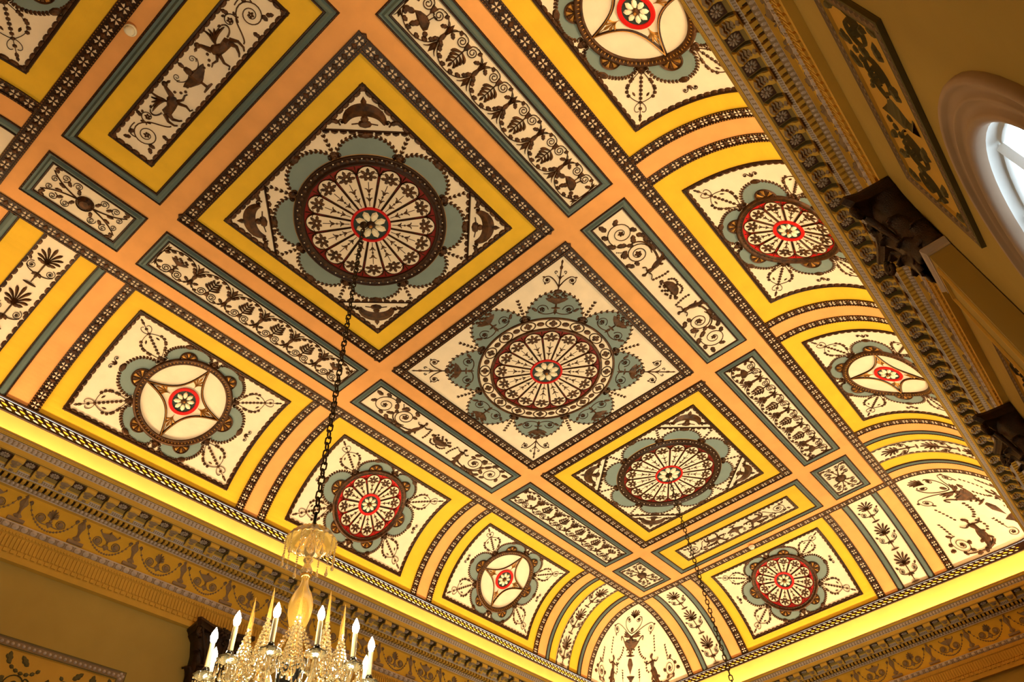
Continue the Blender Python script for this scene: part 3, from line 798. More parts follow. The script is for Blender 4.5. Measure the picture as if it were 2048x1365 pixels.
def griffin_panel(sg, label):
    u = sg*3.655; root = empty('griffin_panel', WD(u,0,0), label, 'ceiling panel', 'griffin panels across the ceiling ends')
    sf = flat_at(u, 0, -pi/2*1 if sg > 0 else pi/2)      # local x along v, +y away from the middle
    if sg > 0: sf = (lambda a,b,h: WD(u+b, a, h))
    else: sf = (lambda a,b,h: WD(u-b, a, h))
    g = G(sf); blueframe(g, -.99,-.365,.99,.365, .072); g.build('blue_frame', root)
    g = G(sf, 'yellow_paint'); g.rect(-.918,-.293,.918,.293,.0012,.3); g.build('yellow_border', root)
    g = G(sf, 'cream_paint'); g.rect(-.76,-.16,.76,.16,.0025,.3); g.build('ground', root)
    g = G(sf); scallops(g, -.762,-.163,.762,.163,.016,.026); g.build('scallop_border', root)
    for s2 in (1,-1):
        g = G(sf); q = g.at(0,0,0,s2,1)
        volute(q, .575, -.01, .092, 2.6, -2.0, .011, .28, 2); volute(q, .455, .055, .050, -1.0, 1.4, .010, .5, 2)
        q.stroke(bez((.51,.03),(.48,.08),(.44,-.09),(.40,-.085),10), .012, .009); q.stroke(bez((.64,.03),(.66,.09),(.60,.10),(.55,.09),8), .010,.009)
        for a, b, an in ((.66,.05,1.0),(.64,-.07,-.7),(.50,-.08,-1.4),(.48,.08,1.8)): q.acanthus(a, b, an, .055, .035, .010, 2)
        g.build('scroll', root)
        g = G(sf); griffin(g, s2*.275, -.010, .215, -s2); g.build('griffin', root)
        g = G(sf); q = g.at(0,0,0,s2,1); chainleaf(q, [(.07,.0),(.14,-.02),(.19,.04)], 4, .026,.022,.010,False); volute(q, .085,.075,.026,-1.4,1.4,.007,0)
        q.stroke(bez((.02,.03),(.05,.01),(.09,.02),(.11,.06),8),.008,.009); g.build('tendril', root)
    g = G(sf); q = g.at(0,-.105,pi/2,1); tazza(q,0,0,0,.185,.020,False); q.disc(.15,0,.04,.016,8,ry=.025); q.leaf(.17,0,0,.07,.035); g.build('tazza', root)
griffin_panel(-1, 'griffin panel with a wide yellow border at the upper left, under the smoke detector')
griffin_panel( 1, 'griffin panel with yellow border at the far end, crossed by the farther chain')

def corner_panel(su, sv, label):
    u, v = su*3.655, sv*SV; root = empty('corner_panel', WD(u,v,0), label, 'ceiling panel', 'small corner panels of the flat ceiling')
    sf = flat_at(u, v); g = G(sf); blueframe(g, -.367,-.215,.367,.215); g.build('blue_frame', root)
    g = G(sf,'cream_paint'); g.rect(-.297,-.145,.297,.145,.0015,.3); g.build('ground', root)
    for k in range(4):
        sx, sy = ((1,1),(-1,1),(-1,-1),(1,-1))[k]; g = G(sf); q = g.at(0,0,0,sx,sy)
        q.stroke(bez((.05,.0),(.10,.01),(.20,.03),(.27,.10),10), taper(11,.016,.010), .010)
        volute(q, .185,.095,.034, -pi/2, -1.7, .0065, 0); volute(q, .095,.095,.034,-.6,1.9,.0065,0)
        volute(q, .235,.040,.028, 2.2, -1.6,.006,0)
        for a,b,an in ((.06,.03,1.2),(.13,.05,.9),(.24,.09,1.0),(.15,.02,.2),(.27,.12,2.6)): q.acanthus(a,b,an,.055,.032,.010,2)
        g.build('scroll', root)
    g = G(sf); g.disc(0,0,.052,.026,16); g.ring(0,0,[(.064,.001),(.058,.014),(.052,.004)],20); g.build('boss', root)
corner_panel(-1,-1,'corner panel of four scrolls near the left edge, below the griffin panel')
corner_panel( 1,-1,'corner panel of four scrolls at the far lower corner, above the lower corner spandrel')
corner_panel( 1, 1,'corner panel of four scrolls at the far right corner')
corner_panel(-1, 1,'corner panel of four scrolls cut by the top edge of the picture')

# ================================================================== COVE PANELS
SC = .651
def spray(g, L=.30):
    """hanging drop: pear-shaped loop with leaves, a line of husks and a heart at the end, along +x"""
    for sg in (1,-1):
        P = bez((0,0),(L*.25,sg*L*.20),(L*.5,sg*L*.42),(L*.68,0),16); g.stroke(P, .006, .008)
        for k in range(6):
            x, y = P[4+int(1.6*k)]; g.disc(x, y+sg*L*.018, L*.042, .011, 6)
        P = bez((L*.66,0),(L*.74,sg*L*.16),(L*.92,sg*L*.12),(L*.86,sg*L*.03),10); g.stroke(P, .0055, .008)
        g.leaf(L*.55, sg*L*.10, pi-sg*.5, L*.12, L*.05)
    for k in range(7): g.disc(L*(.16+.085*k), 0, L*.040, .011, 6); 
    g.stroke([(0,0),(L*1.0,0)], .005, .006)
    g.disc(L*.80,0,L*.04,.011,6); g.leaf(L*.90,0,0,L*.13,L*.07); g.leaf(L*.97,0,0,L*.12,L*.06)
def cove_panel(side, c, kind, label, rlabel):
    cv = cove(side); loc = cv(c, SC, 0)
    sf = lambda a, b, h: cv(c+a, SC+b, h)
    root = empty('cove_panel', loc, label, 'cove panel', 'square panels in the cove')
    g = G(sf,'cream_paint'); g.rect(-.75,-.507,.75,.507,.0015,.05); g.build('ground', root, True)
    g = G(sf); scallops(g, -.75,-.507,.75,.507,.018,.026); g.build('scallop_border', root)
    for k, (sx, sy) in enumerate(((1,1),(-1,1),(-1,-1),(1,-1))):
        an = pi/6; x0, y0 = .415*cos(an), .415*sin(an)
        tgt = (.70, .44); a = atan2(tgt[1]-y0, tgt[0]-x0)
        g = G(sf); q = g.at(0,0,0,sx,sy); spray(q.at(x0+.01,y0+.005,a), .37); g.build('corner_spray', root)
    for sy in (1,-1):
        g = G(sf); q = g.at(0,.425*sy,pi/2*sy); 
        for k in range(3): q.leaf(.004+k*.016,0,.45,.022,.013); q.leaf(.004+k*.016,0,-.45,.022,.013)
        g.build('sprig', root)
    for sx in (1,-1):
        g = G(sf); q = g.at(.615*sx,0,0,sx,1)
        for s2 in (1,-1): volute(q, .028, s2*.040, .022, -1.9*s2, s2*1.3, .006, .35); q.stroke([(0,0),(.03,s2*.018)], .008,.008)
        q.leaf(0,0,0,.05,.02); q.leaf(.0,0,.8,.03,.014); q.leaf(0,0,-.8,.03,.014); g.build('scroll_sprig', root)
    rs = empty('cove_rose', cv(c,SC,.001), rlabel, 'ceiling rose', 'roses in the cove panels')
    rose(kind, sf, rs, .400, 6, 12)
cove_panel('L',-2.13,'lens','cove panel on the left wall side, nearest the left edge','cove rose with four cream lenses on the left, biggest and whole')
cove_panel('L', 0.0,'fan','left cove panel behind the hanging chandelier canopy','red fan rose in the left cove panel just behind the chandelier')
cove_panel('L', 2.13,'lens','left cove panel right of the chandelier, next to the far lower corner','cove rose with four cream lenses right of the chandelier, bottom centre')
cove_panel('R',-2.13,'lens','right cove panel cut by the top edge of the picture','cove rose with four cream lenses cut by the top edge')
cove_panel('R', 0.0,'fan','right cove panel with the red fan rose, below the topmost one','red fan rose partly hidden by the right-hand cornice')
cove_panel('R', 2.13,'lens','foreshortened right cove panel nearest the far right corner','cove rose with four cream lenses squeezed beside the right cornice')
cove_panel('F', 0.0,'fan','far end cove panel behind the farther chain','dark red fan rose in the far end cove')
cove_panel('N', 0.0,'fan','dim cove panel in the top left corner of the picture','rose in the dim top left cove, only its lowest lobe showing')

def candelabra(g, L0, L1, n):
    """palmette, two volutes and a saucer repeated along +y (down the cove)"""
    p = (L1-L0)/n
    for i in range(n):
        q = g.at(0, L0+p*i+.02)
        anthemion(q, 0, .19, -pi/2, .17, 7, 1.05, .17, .012)
        q.stroke([(0,.15),(0,p-.03)], [.014,.010], .010)
        for sg in (1,-1):
            volute(q, sg*.070, .245, .036, -pi/2, sg*2.0, .007, .35, 0); q.stroke(bez((0,.30),(sg*.03,.29),(sg*.07,.30),(sg*.10,.26),9), taper(10,.014,.008), .010)
            q.acanthus(0,.19,-pi/2+sg*1.3,.075,.035,.010,2); q.acanthus(sg*.095,.215,-pi/2+sg*.6,.045,.026,.010,1); q.acanthus(0,.28,pi/2-sg*.8,.05,.03,.010,1)
        q.leaf(0,.29,pi/2,.05,.026)
        q.disc(0,p-.012,.052,.016,12,ry=.011)
def candelabra_panel(side, a0, a1, label):
    cv = cove(side); c = (a0+a1)/2; hw = abs(a1-a0)/2; root = empty('candelabra_panel', cv(c,.6,0), label, 'cove panel', 'upright palmette strips in the cove corners')
    sf = lambda a,b,h: cv(c+a,b,h)
    g = G(sf,'cream_paint'); g.rect(-hw,.004,hw,FOOT-.006,.002,.05); g.build('ground', root, True)
    if side in 'LR':
        g = G(sf)
        for sg in (1,-1):
            q = g.at(sg*hw,.0,pi/2,1,sg); q.use('dark_bronze'); q.rect(0,0,FOOT,.012,.009,.04); q.use('bronze'); n = 20
            for i in range(n):
                x = FOOT*(i+.5)/n; hh = FOOT/n*.46; q.blob([(x-hh,.012),(x+hh,.012),(x+hh,.02),(x+hh*.5,.030),(x-hh*.5,.030),(x-hh,.02)],.010,.002)
        g.build('scallop_edge', root)
    g = G(sf); candelabra(g, .03, FOOT-.04, 3); g.build('palmette_stem', root)
candelabra_panel('L', 3.455, 3.730, 'palmette strip in the left cove, just left of the lower corner spandrel')
candelabra_panel('L',-3.730,-3.455, 'palmette strip in the left cove at the left edge of the picture')
candelabra_panel('R', 3.455, 3.730, 'foreshortened palmette strip in the right cove, above the right corner spandrel')
candelabra_panel('F',-1.485,-1.205, 'palmette strip in the far cove, just right of the lower corner spandrel, under the chain')
candelabra_panel('F', 1.205, 1.485, 'palmette strip in the far cove, just left of the right corner spandrel')
candelabra_panel('N',-1.485,-1.205, 'palmette strip in the dim near cove, at the left edge')
# yellow border of strips (the cove's own paint shows between them)

def spandrel_panel(su, sv, label):
    sp = spandrel(su, sv); root = empty('spandrel_panel', sp(0,.8,0), label, 'cove panel', 'corner spandrels of the cove')
    g = G(sp, 'cream_paint'); n = 26; m = 22
    for i in range(n):
        s0, s1 = .0+FOOT*i/n, .0+FOOT*(i+1)/n
        for j in range(m):
            t0, t1 = -1+2*j/m, -1+2*(j+1)/m
            d0, d1 = max(prof(s0)[0], .02), max(prof(s1)[0], .02)
            g.f(g.v(t0*d0,s0,.0), g.v(t1*d0,s0,.0), g.v(t1*d1,s1,.0), g.v(t0*d1,s1,.0))
    g.build('ground', root, True)
    g = G(sp)
    # crowning palmette and paired volutes
    anthemion(g, 0,.26,-pi/2,.14,7,1.0,.18,.012)
    for sg in (1,-1):
        volute(g, sg*.07,.30,.045,-pi/2,sg*1.8,.007,.4); volute(g, sg*.30,.50,.075,-pi/2,sg*1.7,.007,.3,2)
        g.stroke(bez((0,.54),(sg*.06,.46),(sg*.16,.42),(sg*.30,.425),12), taper(13,.014,.007), .010)
        g.stroke(bez((0,.48),(sg*.10,.44),(sg*.16,.36),(sg*.11,.27),12), taper(13,.014,.007), .010)
        for k in range(3): g.acanthus(0,.52,pi/2*1.0-sg*(1.9-.25*k)*1.0,.13,.035,.010,3)
        chainleaf(g, [(sg*.36,.60),(sg*.37,.82)], 6, .03, .026, .010, False)
    g.disc(0,.43,.022,.016,8,ry=.035)
    g.build('crest', root)
    g = G(sp); urn(g, 0,.78,-pi/2,.26,.022,True); g.build('urn', root)
    g = G(sp); g.blob([(-.02,.80),(.02,.80),(.04,.88),(.012,.96),(0,1.0),(-.012,.96),(-.04,.88)], .014); g.blob([(-.06,1.02),(.06,1.02),(.02,1.06),(.01,1.20),(-.01,1.20),(-.02,1.06)], .012)
    for sg in (1,-1):
        volute(g, sg*.12,1.16,.055,-pi/2,-sg*1.7,.007,.4); g.stroke([(sg*.12,1.10),(sg*.12,.98)],.006,.008)
        for k in range(4): g.leaf(sg*.12,1.06-.03*k,-pi/2+.5,.026,.014); g.leaf(sg*.12,1.06-.03*k,-pi/2-.5,.026,.014)
    g.build('pedestal_stem', root)
    for sg in (1,-1):
        g = G(sp); q = g.at(sg*.32,1.12,0,1,-1); nymph(q, 0, 0, .29, -sg); g.build('figure', root)
        g = G(sp); q = g.at(0,0,0,sg,1)
        chainleaf(q, bez((.11,.66),(.12,.78),(.17,.84),(.22,.86)), 7, .03,.03,.011,False); chainleaf(q, bez((.24,.88),(.20,1.0),(.24,1.05),(.30,1.02)), 6,.028,.026,.010,False); chainleaf(q, bez((.06,.68),(.03,.74),(-.0,.75),(-.02,.74)), 3,.026,.024,.010,False)
        g.build('garland', root)
        g = G(sp); q = g.at(0,0,0,sg,1); volute(q, .62,1.08,.115,-pi*.6,2.1,.009,.25,5); q.stroke(bez((.30,1.14),(.38,1.24),(.52,1.22),(.66,1.19),12), taper(13,.035,.014),.012)
        q.stroke([(.60,.97),(.56,.80)],.006,.008)
        for k in range(5): q.leaf(.60-.008*k,.94-.034*k,-pi/2+.3,.028,.016); q.leaf(.60-.008*k,.94-.034*k,-pi/2-.7,.028,.016)
        for a,b,an in ((.42,1.19,.8),(.50,1.21,.3),(.74,1.10,.2)): q.acanthus(a,b,an,.08,.05,.011,2)
        g.build('scroll', root)
    return root
spandrel_panel(1,-1,'corner spandrel with urn and two figures at the bottom of the picture')
spandrel_panel(1, 1,'corner spandrel with urn and figures at the right edge, lying on its side')
for sv in (-1, 1):
    sp = spandrel(-1, sv); g = G(sp, 'cream_paint'); n = 20; m = 16
    for i in range(n):
        s0, s1 = FOOT*i/n, FOOT*(i+1)/n
        for j in range(m):
            t0, t1 = -1+2*j/m, -1+2*(j+1)/m; d0, d1 = max(prof(s0)[0], .02), max(prof(s1)[0], .02)
            g.f(g.v(t0*d0,s0,.0), g.v(t1*d0,s0,.0), g.v(t1*d1,s1,.0), g.v(t0*d1,s1,.0))
    g.build('cove_corner', ceiling, True)
# ================================================================== CORNICE
def sidef(side):
    """(a, o, z): a along the wall, o = distance out from the cove springing, z down"""
    return {'L': lambda a,o,z: WD(a,-(W+o),z), 'R': lambda a,o,z: WD(a,W+o,z), 'F': lambda a,o,z: WD(U+o,a,z), 'N': lambda a,o,z: WD(-(U+o),a,z)}[side]
WO = 1.083
PROF = [(.985,1.06,'ochre_paint'),(.93,1.165,'ochre_paint'),(.858,1.165,'ochre_paint'),(.850,1.082,'ochre_paint'),(.781,1.074,'ochre_paint'),(.779,1.082,'ochre_paint'),
        (.783,1.084,'grey_relief'),(.785,1.087,'ochre_paint'),(.789,1.100,'ochre_paint'),(.797,1.107,'dark_relief'),(.799,1.110,'stone_paint'),(.803,1.113,'grey_relief'),(.820,1.142,'stone_paint'),(.823,1.146,'ochre_paint'),(.829,1.176,'ochre_paint'),(.834,1.178,'ochre_paint'),
        (.836,1.182,'soffit_paint'),(.925,1.184,'soffit_paint'),(.945,1.205,'ochre_paint'),(.952,1.214,'stone_paint'),(.955,1.219,'grey_relief'),(.970,1.234,'stone_paint'),(.974,1.240,'ochre_paint'),(.985,1.242,'dark_relief'),(1.012,1.243,'dark_relief'),  # dark course behind the dentils: gap shade put into the colour
        (1.012,1.268,'dark_relief'),(1.006,1.271,'grey_relief'),(1.034,1.288,'stone_paint'),(1.034,1.296,'ochre_paint'),(1.060,1.297,'frieze_paint'),(1.060,1.535,'frieze_paint'),(1.032,1.540,'stone_paint'),(1.034,1.548,'grey_relief'),(1.048,1.582,'ochre_paint'),  # grey courses behind the egg rows: shade of the gaps painted in
        (1.049,1.600,'ochre_paint'),(1.044,1.602,'ochre_paint'),(1.044,1.622,'ochre_paint'),(1.050,1.626,'ochre_paint'),(1.050,1.722,'ochre_paint'),(1.046,1.726,'ochre_paint'),(1.046,1.756,'ochre_paint'),(1.044,1.760,'ochre_paint'),(1.044,1.800,'ochre_paint'),(WO,1.801,'ochre_paint')]
def cornice(side, n, vis):
    f = sidef(side); base = U if side in 'LR' else W
    V = []; F = []; MI = []; names = []
    for o, z, m in PROF:
        e = base+o; V.append(tuple(f(-e,o,z))); V.append(tuple(f(e,o,z)))
        if m not in names: names.append(m)
    for k in range(len(PROF)-1): F.append((2*k,2*k+1,2*k+3,2*k+2)); MI.append(names.index(PROF[k][2]))
    me = bpy.data.meshes.new('trim'); me.from_pydata(V,[],F)
    for m in names: me.materials.append(MATS[m])
    me.polygons.foreach_set('material_index', MI); me.update()
    tr = bpy.data.objects.new('trim_%d' % n, me); COL.objects.link(tr); tr['kind'] = 'structure'
    if not vis: return tr
    a0, a1 = vis
    class L3:                       # simple 3D collector in side coordinates
        def __init__(s): s.V=[]; s.F=[]; s.MI=[]; s.names=[]
        def m(s, name):
            if name not in s.names: s.names.append(name)
            s.k = s.names.index(name); return s
        def box(s, x0,x1,o0,o1,z0,z1):
            b = len(s.V)
            s.V += [(x,o,z) for x in (x0,x1) for o in (o0,o1) for z in (z0,z1)]
            for q in ((0,1,3,2),(4,6,7,5),(0,4,5,1),(2,3,7,6),(0,2,6,4),(1,5,7,3)): s.F.append(tuple(b+i for i in q)); s.MI.append(s.k)
        def egg(s, x, o0, z0, o1, z1, wx, push):
            # pointed half-ellipse lying on the sloping course from (o0,z0) to (o1,z1)
            b = len(s.V); no, nz = (z1-z0), -(o1-o0); l = hypot(no,nz); no, nz = -no/l*push, -nz/l*push
            n = 8
            for i in range(n):
                t = 2*pi*i/n; q = .5+.5*sin(t); s.V.append((x+wx*cos(t), o0+(o1-o0)*q, z0+(z1-z0)*q))
            s.V.append((x, (o0+o1)/2+no, (z0+z1)/2+abs(nz)))
            for i in range(n): s.F.append((b+i, b+(i+1)%n, b+n)); s.MI.append(s.k)
        def poly(s, P, x0, x1):
            b = len(s.V); n = len(P)
            s.V += [(x0,o,z) for o,z in P]+[(x1,o,z) for o,z in P]
            for i in range(n): j=(i+1)%n; s.F.append((b+i,b+j,b+n+j,b+n+i)); s.MI.append(s.k)
            s.F.append(tuple(b+i for i in range(n))); s.MI.append(s.k); s.F.append(tuple(b+n+i for i in range(n))); s.MI.append(s.k)
        def build(s, name, smooth=False, origin=None):
            me = bpy.data.meshes.new(name); base = Vector(f(*origin)) if origin else Vector((0,0,0))
            me.from_pydata([tuple(Vector(f(*p))-base) for p in s.V],[],s.F)
            for m_ in s.names: me.materials.append(MATS[m_])
            me.polygons.foreach_set('material_index', s.MI)
            if smooth: me.polygons.foreach_set('use_smooth',[True]*len(s.F))
            me.update(); o = bpy.data.objects.new(name, me); COL.objects.link(o); o.parent = tr; o.location = base; return o
    def repeat(o, xs, org):
        """copies of o (built at xs[0]) along the wall, sharing its mesh"""
        b0 = Vector(f(xs[0],0,0))
        kids = list(o.children)
        for x in xs[1:]:
            d = Vector(f(x,0,0))-b0; c = o.copy(); COL.objects.link(c); c.parent = tr; c.location = Vector(o.location)+d
            for kd in kids: k2 = kd.copy(); COL.objects.link(k2); k2.parent = c
    # dentils
    c = L3(); p = .0433; x = a0
    c.m('ochre_paint')
    while x < a1: c.box(x, x+p*.58, .972, 1.012, 1.243, 1.269); x += p
    c.build('dentil_course')
    c = L3(); c.m('stone_paint'); x = a0; p = .0318*1.0
    while x < a1: c.egg(x, 1.008,1.270,1.034,1.288,p*.36,.012); x += p
    x = a0
    while x < a1: c.egg(x, .802,1.113,.821,1.143,.0135,.011); x += .034
    c.build('egg_course')
    c = L3(); x = a0; p = .0635
    while x < a1:
        c.m('stone_paint'); c.egg(x, 1.030,1.547,1.048,1.582,p*.36,.017); c.egg(x+p/2, 1.032,1.548,1.047,1.580,p*.06,.012); x += p
    c.build('egg_and_dart')
    c = L3(); c.m('ochre_paint'); x = a0
    while x < a1: c.box(x, x+.013, 1.036, 1.046, 1.604, 1.620); x += .0225
    c.build('bead_course')
    c = L3(); c.m('ochre_paint'); x = a0; p = .0265
    while x < a1: c.poly([(1.050,1.628),(1.040,1.632),(1.040,1.716),(1.050,1.720)], x, x+p*.62); x += p
    c.build('flutes')
    c = L3(); c.m('ochre_paint'); x = a0; p = .047
    while x < a1: c.box(x, x+p*.62, 1.034, 1.046, 1.728, 1.752); x += p
    c.build('small_dentils')
    # fine ribbing of the two cyma strips
    c = L3(); x = a0
    while x < a1:
        c.m('ochre_paint'); c.egg(x, .785,1.088,.796,1.106,.0055,.006); c.m('stone_paint'); c.egg(x, .955,1.219,.971,1.235,.0058,.007); x += .0165
    c.build('leaf_ribbing')
    # modillions
    p = .177; k0 = math.ceil((a0-.001)/p); xs = []
    x = -1.727+p*math.ceil((a0+1.727)/p) if side == 'L' else (-1.607+p*math.ceil((a0+1.607)/p))
    while x < a1 and len(xs) < 100: xs.append(x); x += p
    c = L3(); c.m('ochre_paint'); x = xs[0]; hw = .040
    P = [(o_, 1.180+(z_-1.180)*1.45) for o_, z_ in [(.846,1.180),(.842,1.192),(.846,1.204),(.858,1.210),(.872,1.204),(.888,1.200),(.908,1.206),(.922,1.222),(.940,1.228),(.950,1.214),(.950,1.200),(.946,1.180)]]
    c.poly(P, x-hw, x+hw)
    c.m('green_relief'); P2 = [(o_, z_+.001) for o_, z_ in P]
    c.poly([(.850,1.182),(.860,1.212),(.888,1.204),(.915,1.214),(.938,1.240),(.944,1.184)], x-hw-.004, x+hw+.004)  # darker side faces, the bracket's shade put into their colour
    mo = c.build('modillion', False, (x,.90,1.20))
    c = L3(); c.m('grey_relief')       # acanthus leaf on its underside
    for i in range(5):
        o_ = .856+.018*i; w_ = (.034,.038,.034,.026,.018)[i]; zz = 1.180+((1.212,1.206,1.205,1.212,1.226)[i]-1.180)*1.45
        b = len(c.V); c.V += [(x-w_,o_,zz-.002),(x-w_*.55,o_+.010,zz+.007),(x,o_+.002,zz+.012),(x+w_*.55,o_+.010,zz+.007),(x+w_,o_,zz-.002),(x,o_-.012,zz)]
        for t in ((0,1,5),(1,2,5),(2,3,5),(3,4,5)): c.F.append(tuple(b+i_ for i_ in t)); c.MI.append(c.k)
    lf = c.build('acanthus_leaf', False, (x,.90,1.20)); lf.parent = mo; lf.location = (0,0,0)
    repeat(mo, xs, None)
    # rosettes in the coffers between them
    c = L3(); x = xs[0]+p/2; xr = [q+p/2 for q in xs]
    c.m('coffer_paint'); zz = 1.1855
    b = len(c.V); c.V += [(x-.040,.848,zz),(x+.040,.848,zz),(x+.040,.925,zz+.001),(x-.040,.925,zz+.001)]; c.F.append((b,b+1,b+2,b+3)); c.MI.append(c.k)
    c.m('rosette_paint')
    for i in range(10):
        t = 2*pi*i/10; b = len(c.V); ca, sa = cos(t), sin(t); ox = .887
        pts = [(.006,0),(.018,-.0065),(.030,-.0065),(.034,0),(.030,.0065),(.018,.0065)]
        c.V += [(x+r_*ca-s_*sa, ox+r_*sa+s_*ca, zz+.002) for r_, s_ in pts] + [(x+.022*ca, ox+.022*sa, zz+.011)]
        for j in range(6): c.F.append((b+j,b+(j+1)%6,b+6)); c.MI.append(c.k)
    b = len(c.V); c.V += [(x+.009*cos(2*pi*i/8), .887+.009*sin(2*pi*i/8), zz+.006) for i in range(8)]+[(x,.887,zz+.016)]
    for j in range(8): c.F.append((b+j,b+(j+1)%8,b+8)); c.MI.append(c.k)
    ro = c.build('rosette', False, (x,.887,zz)); repeat(ro, xr, None)
    # frieze reliefs
    fr = lambda a,b,h: f(a, 1.059-h, b)
    p = .427; x0 = (-1.905 if side == 'L' else -1.905); k = math.ceil((a0-x0)/p); xs = [x0+p*(k+i) for i in range(int((a1-a0)/p))]
    def reb(g, name, org):
        o = g.build(name, None, False, Vector(f(*org))); o.parent = tr; return o
    RM = 'grey_relief'
    g = G(fr, RM); x = xs[0]; q = g.at(x,1.30,0,1,1)
    def slice_(q, P, h):
        for i in range(len(P)-1):
            (y0,w0),(y1,w1) = P[i],P[i+1]
            a=q.v(-w0,y0,.001); b=q.v(0,y0,h); c_=q.v(w0,y0,.001); d=q.v(-w1,y1,.001); e=q.v(0,y1,h); f_=q.v(w1,y1,.001); q.f(a,b,e,d); q.f(b,c_,f_,e)
    slice_(q, [(.0,.004),(.012,.016),(.02,.008),(.035,.018),(.06,.030),(.08,.026),(.10,.016),(.13,.010),(.15,.012),(.165,.028),(.175,.030),(.185,.016),(.195,.012)], .018)
    q.rect(-.058,.196,.058,.218,.016,.05); q.loop(-.058,.196,.058,.218,[(-.0,.0),(.002,.016)])
    for sg in (1,-1): volute(q, sg*.040,.042,.018,pi/2,-sg*1.2,.008,.4,0,.014)
    ped = reb(g,'vase_pedestal',(x,1.05,1.40)); repeat(ped, xs, None)
    g = G(fr, RM); x = xs[0]; P = [(x+.045+(p-.09)*t, 1.345+.155*(1-(2*t-1)**2)**.75) for t in [i/28 for i in range(29)]]
    Lp = 17
    for i in range(Lp+1):
        t = i/Lp; j = min(27,int(t*28)); xx, yy = P[j][0]+(P[j+1][0]-P[j][0])*(t*28-j), P[j][1]+(P[j+1][1]-P[j][1])*(t*28-j); g.disc(xx,yy,.0085,.012,6)
    g.stroke(P,.004,.005); sw = reb(g,'garland',(x+p/2,1.05,1.45)); repeat(sw, xs, None)
    for par in (0,1):
        g = G(fr, RM); x = xs[par]+p/2; q = g.at(x,1.30)
        for sg in (1,-1):
            q.disc(sg*.072,.118,.024,.016,10); q.ring(sg*.072,.118,[(.034,.001),(.031,.010),(.028,.001)],20)
            q.stroke(bez((0,.145),(sg*.03,.165),(sg*.08,.165),(sg*.106,.125),10),.007,.009)
        q.blob([(-.018,.13),(.018,.13),(.026,.148),(.010,.165),(0,.178),(-.010,.165),(-.026,.148)],.014)
        if par == 0:
            slice_(q,[(.018,.004),(.026,.010),(.034,.006),(.045,.070),(.056,.062),(.072,.045),(.09,.020),(.10,.008),(.118,.006),(.13,.014)],.022); 
            for sg in (1,-1): q.stroke([(sg*.062,.045),(sg*.078,.032),(sg*.072,.022)],.008,.012)
        else: anthemion(q,0,.115,-pi/2,.095,7,.75,.2,.014); q.disc(0,.12,.013,.014,8)
        fo = reb(g,'footed_bowl' if par == 0 else 'palmette',(x,1.05,1.38)); repeat(fo, [q_+p/2 for q_ in xs[par::2]], None)
    return tr
cornice('L', 1, (-4.2, 4.9))
cornice('R', 2, (-3.4, 5.0))
cornice('F', 3, (-2.65, 2.65))
cornice('N', 4, None)

# ================================================================== ROOM BOX
FZ = HC/S
def box_struct(name, P, F, mt):
    me = bpy.data.meshes.new(name); me.from_pydata([tuple(WD(*p)) for p in P],[],F); me.materials.append(MATS[mt]); me.update()
    o = bpy.data.objects.new(name, me); COL.objects.link(o); o['kind'] = 'structure'; return o
ou, ov = U+WO, W+WO
box_struct('floor', [(-ou,-ov,FZ),(ou,-ov,FZ),(ou,ov,FZ),(-ou,ov,FZ)], [(0,1,2,3)], 'floor_wood')
box_struct('wall_left', [(-ou,-ov,1.06),(ou,-ov,1.06),(ou,-ov,FZ),(-ou,-ov,FZ)], [(0,1,2,3)], 'wall_paint')
box_struct('wall_far', [(ou,-ov,1.06),(ou,ov,1.06),(ou,ov,FZ),(ou,-ov,FZ)], [(0,1,2,3)], 'wall_paint')
box_struct('wall_near', [(-ou,-ov,1.06),(-ou,ov,1.06),(-ou,ov,FZ),(-ou,-ov,FZ)], [(0,1,2,3)], 'wall_paint')
# right wall with an arched window opening
AC, AZ, AR = -2.07, 3.42, .445
def arch_pts(r, n=28, bottom=5.4):
    return [(AC+r*cos(pi-pi*i/n), AZ-r*sin(pi-pi*i/n)) for i in range(n+1)] + [(AC+r,bottom),(AC-r,bottom)]
top = arch_pts(AR)[:-2]; h_ = len(top)//2
Lf = [(-ou,1.06),(AC,1.06)]+top[:h_+1][::-1]+[(AC-AR,FZ),(-ou,FZ)]
Rt = [(AC,1.06),(ou,1.06),(ou,FZ),(AC+AR,FZ)]+top[h_:][::-1]
P = [(a,ov,b) for a,b in Lf+Rt]; F = [tuple(range(len(Lf))), tuple(range(len(Lf),len(Lf)+len(Rt)))]
P += [(AC-AR,ov,5.4),(AC+AR,ov,5.4),(AC+AR,ov,FZ),(AC-AR,ov,FZ)]; F.append(tuple(range(len(P)-4,len(P))))
box_struct('wall_right', P, F, 'wall_paint')
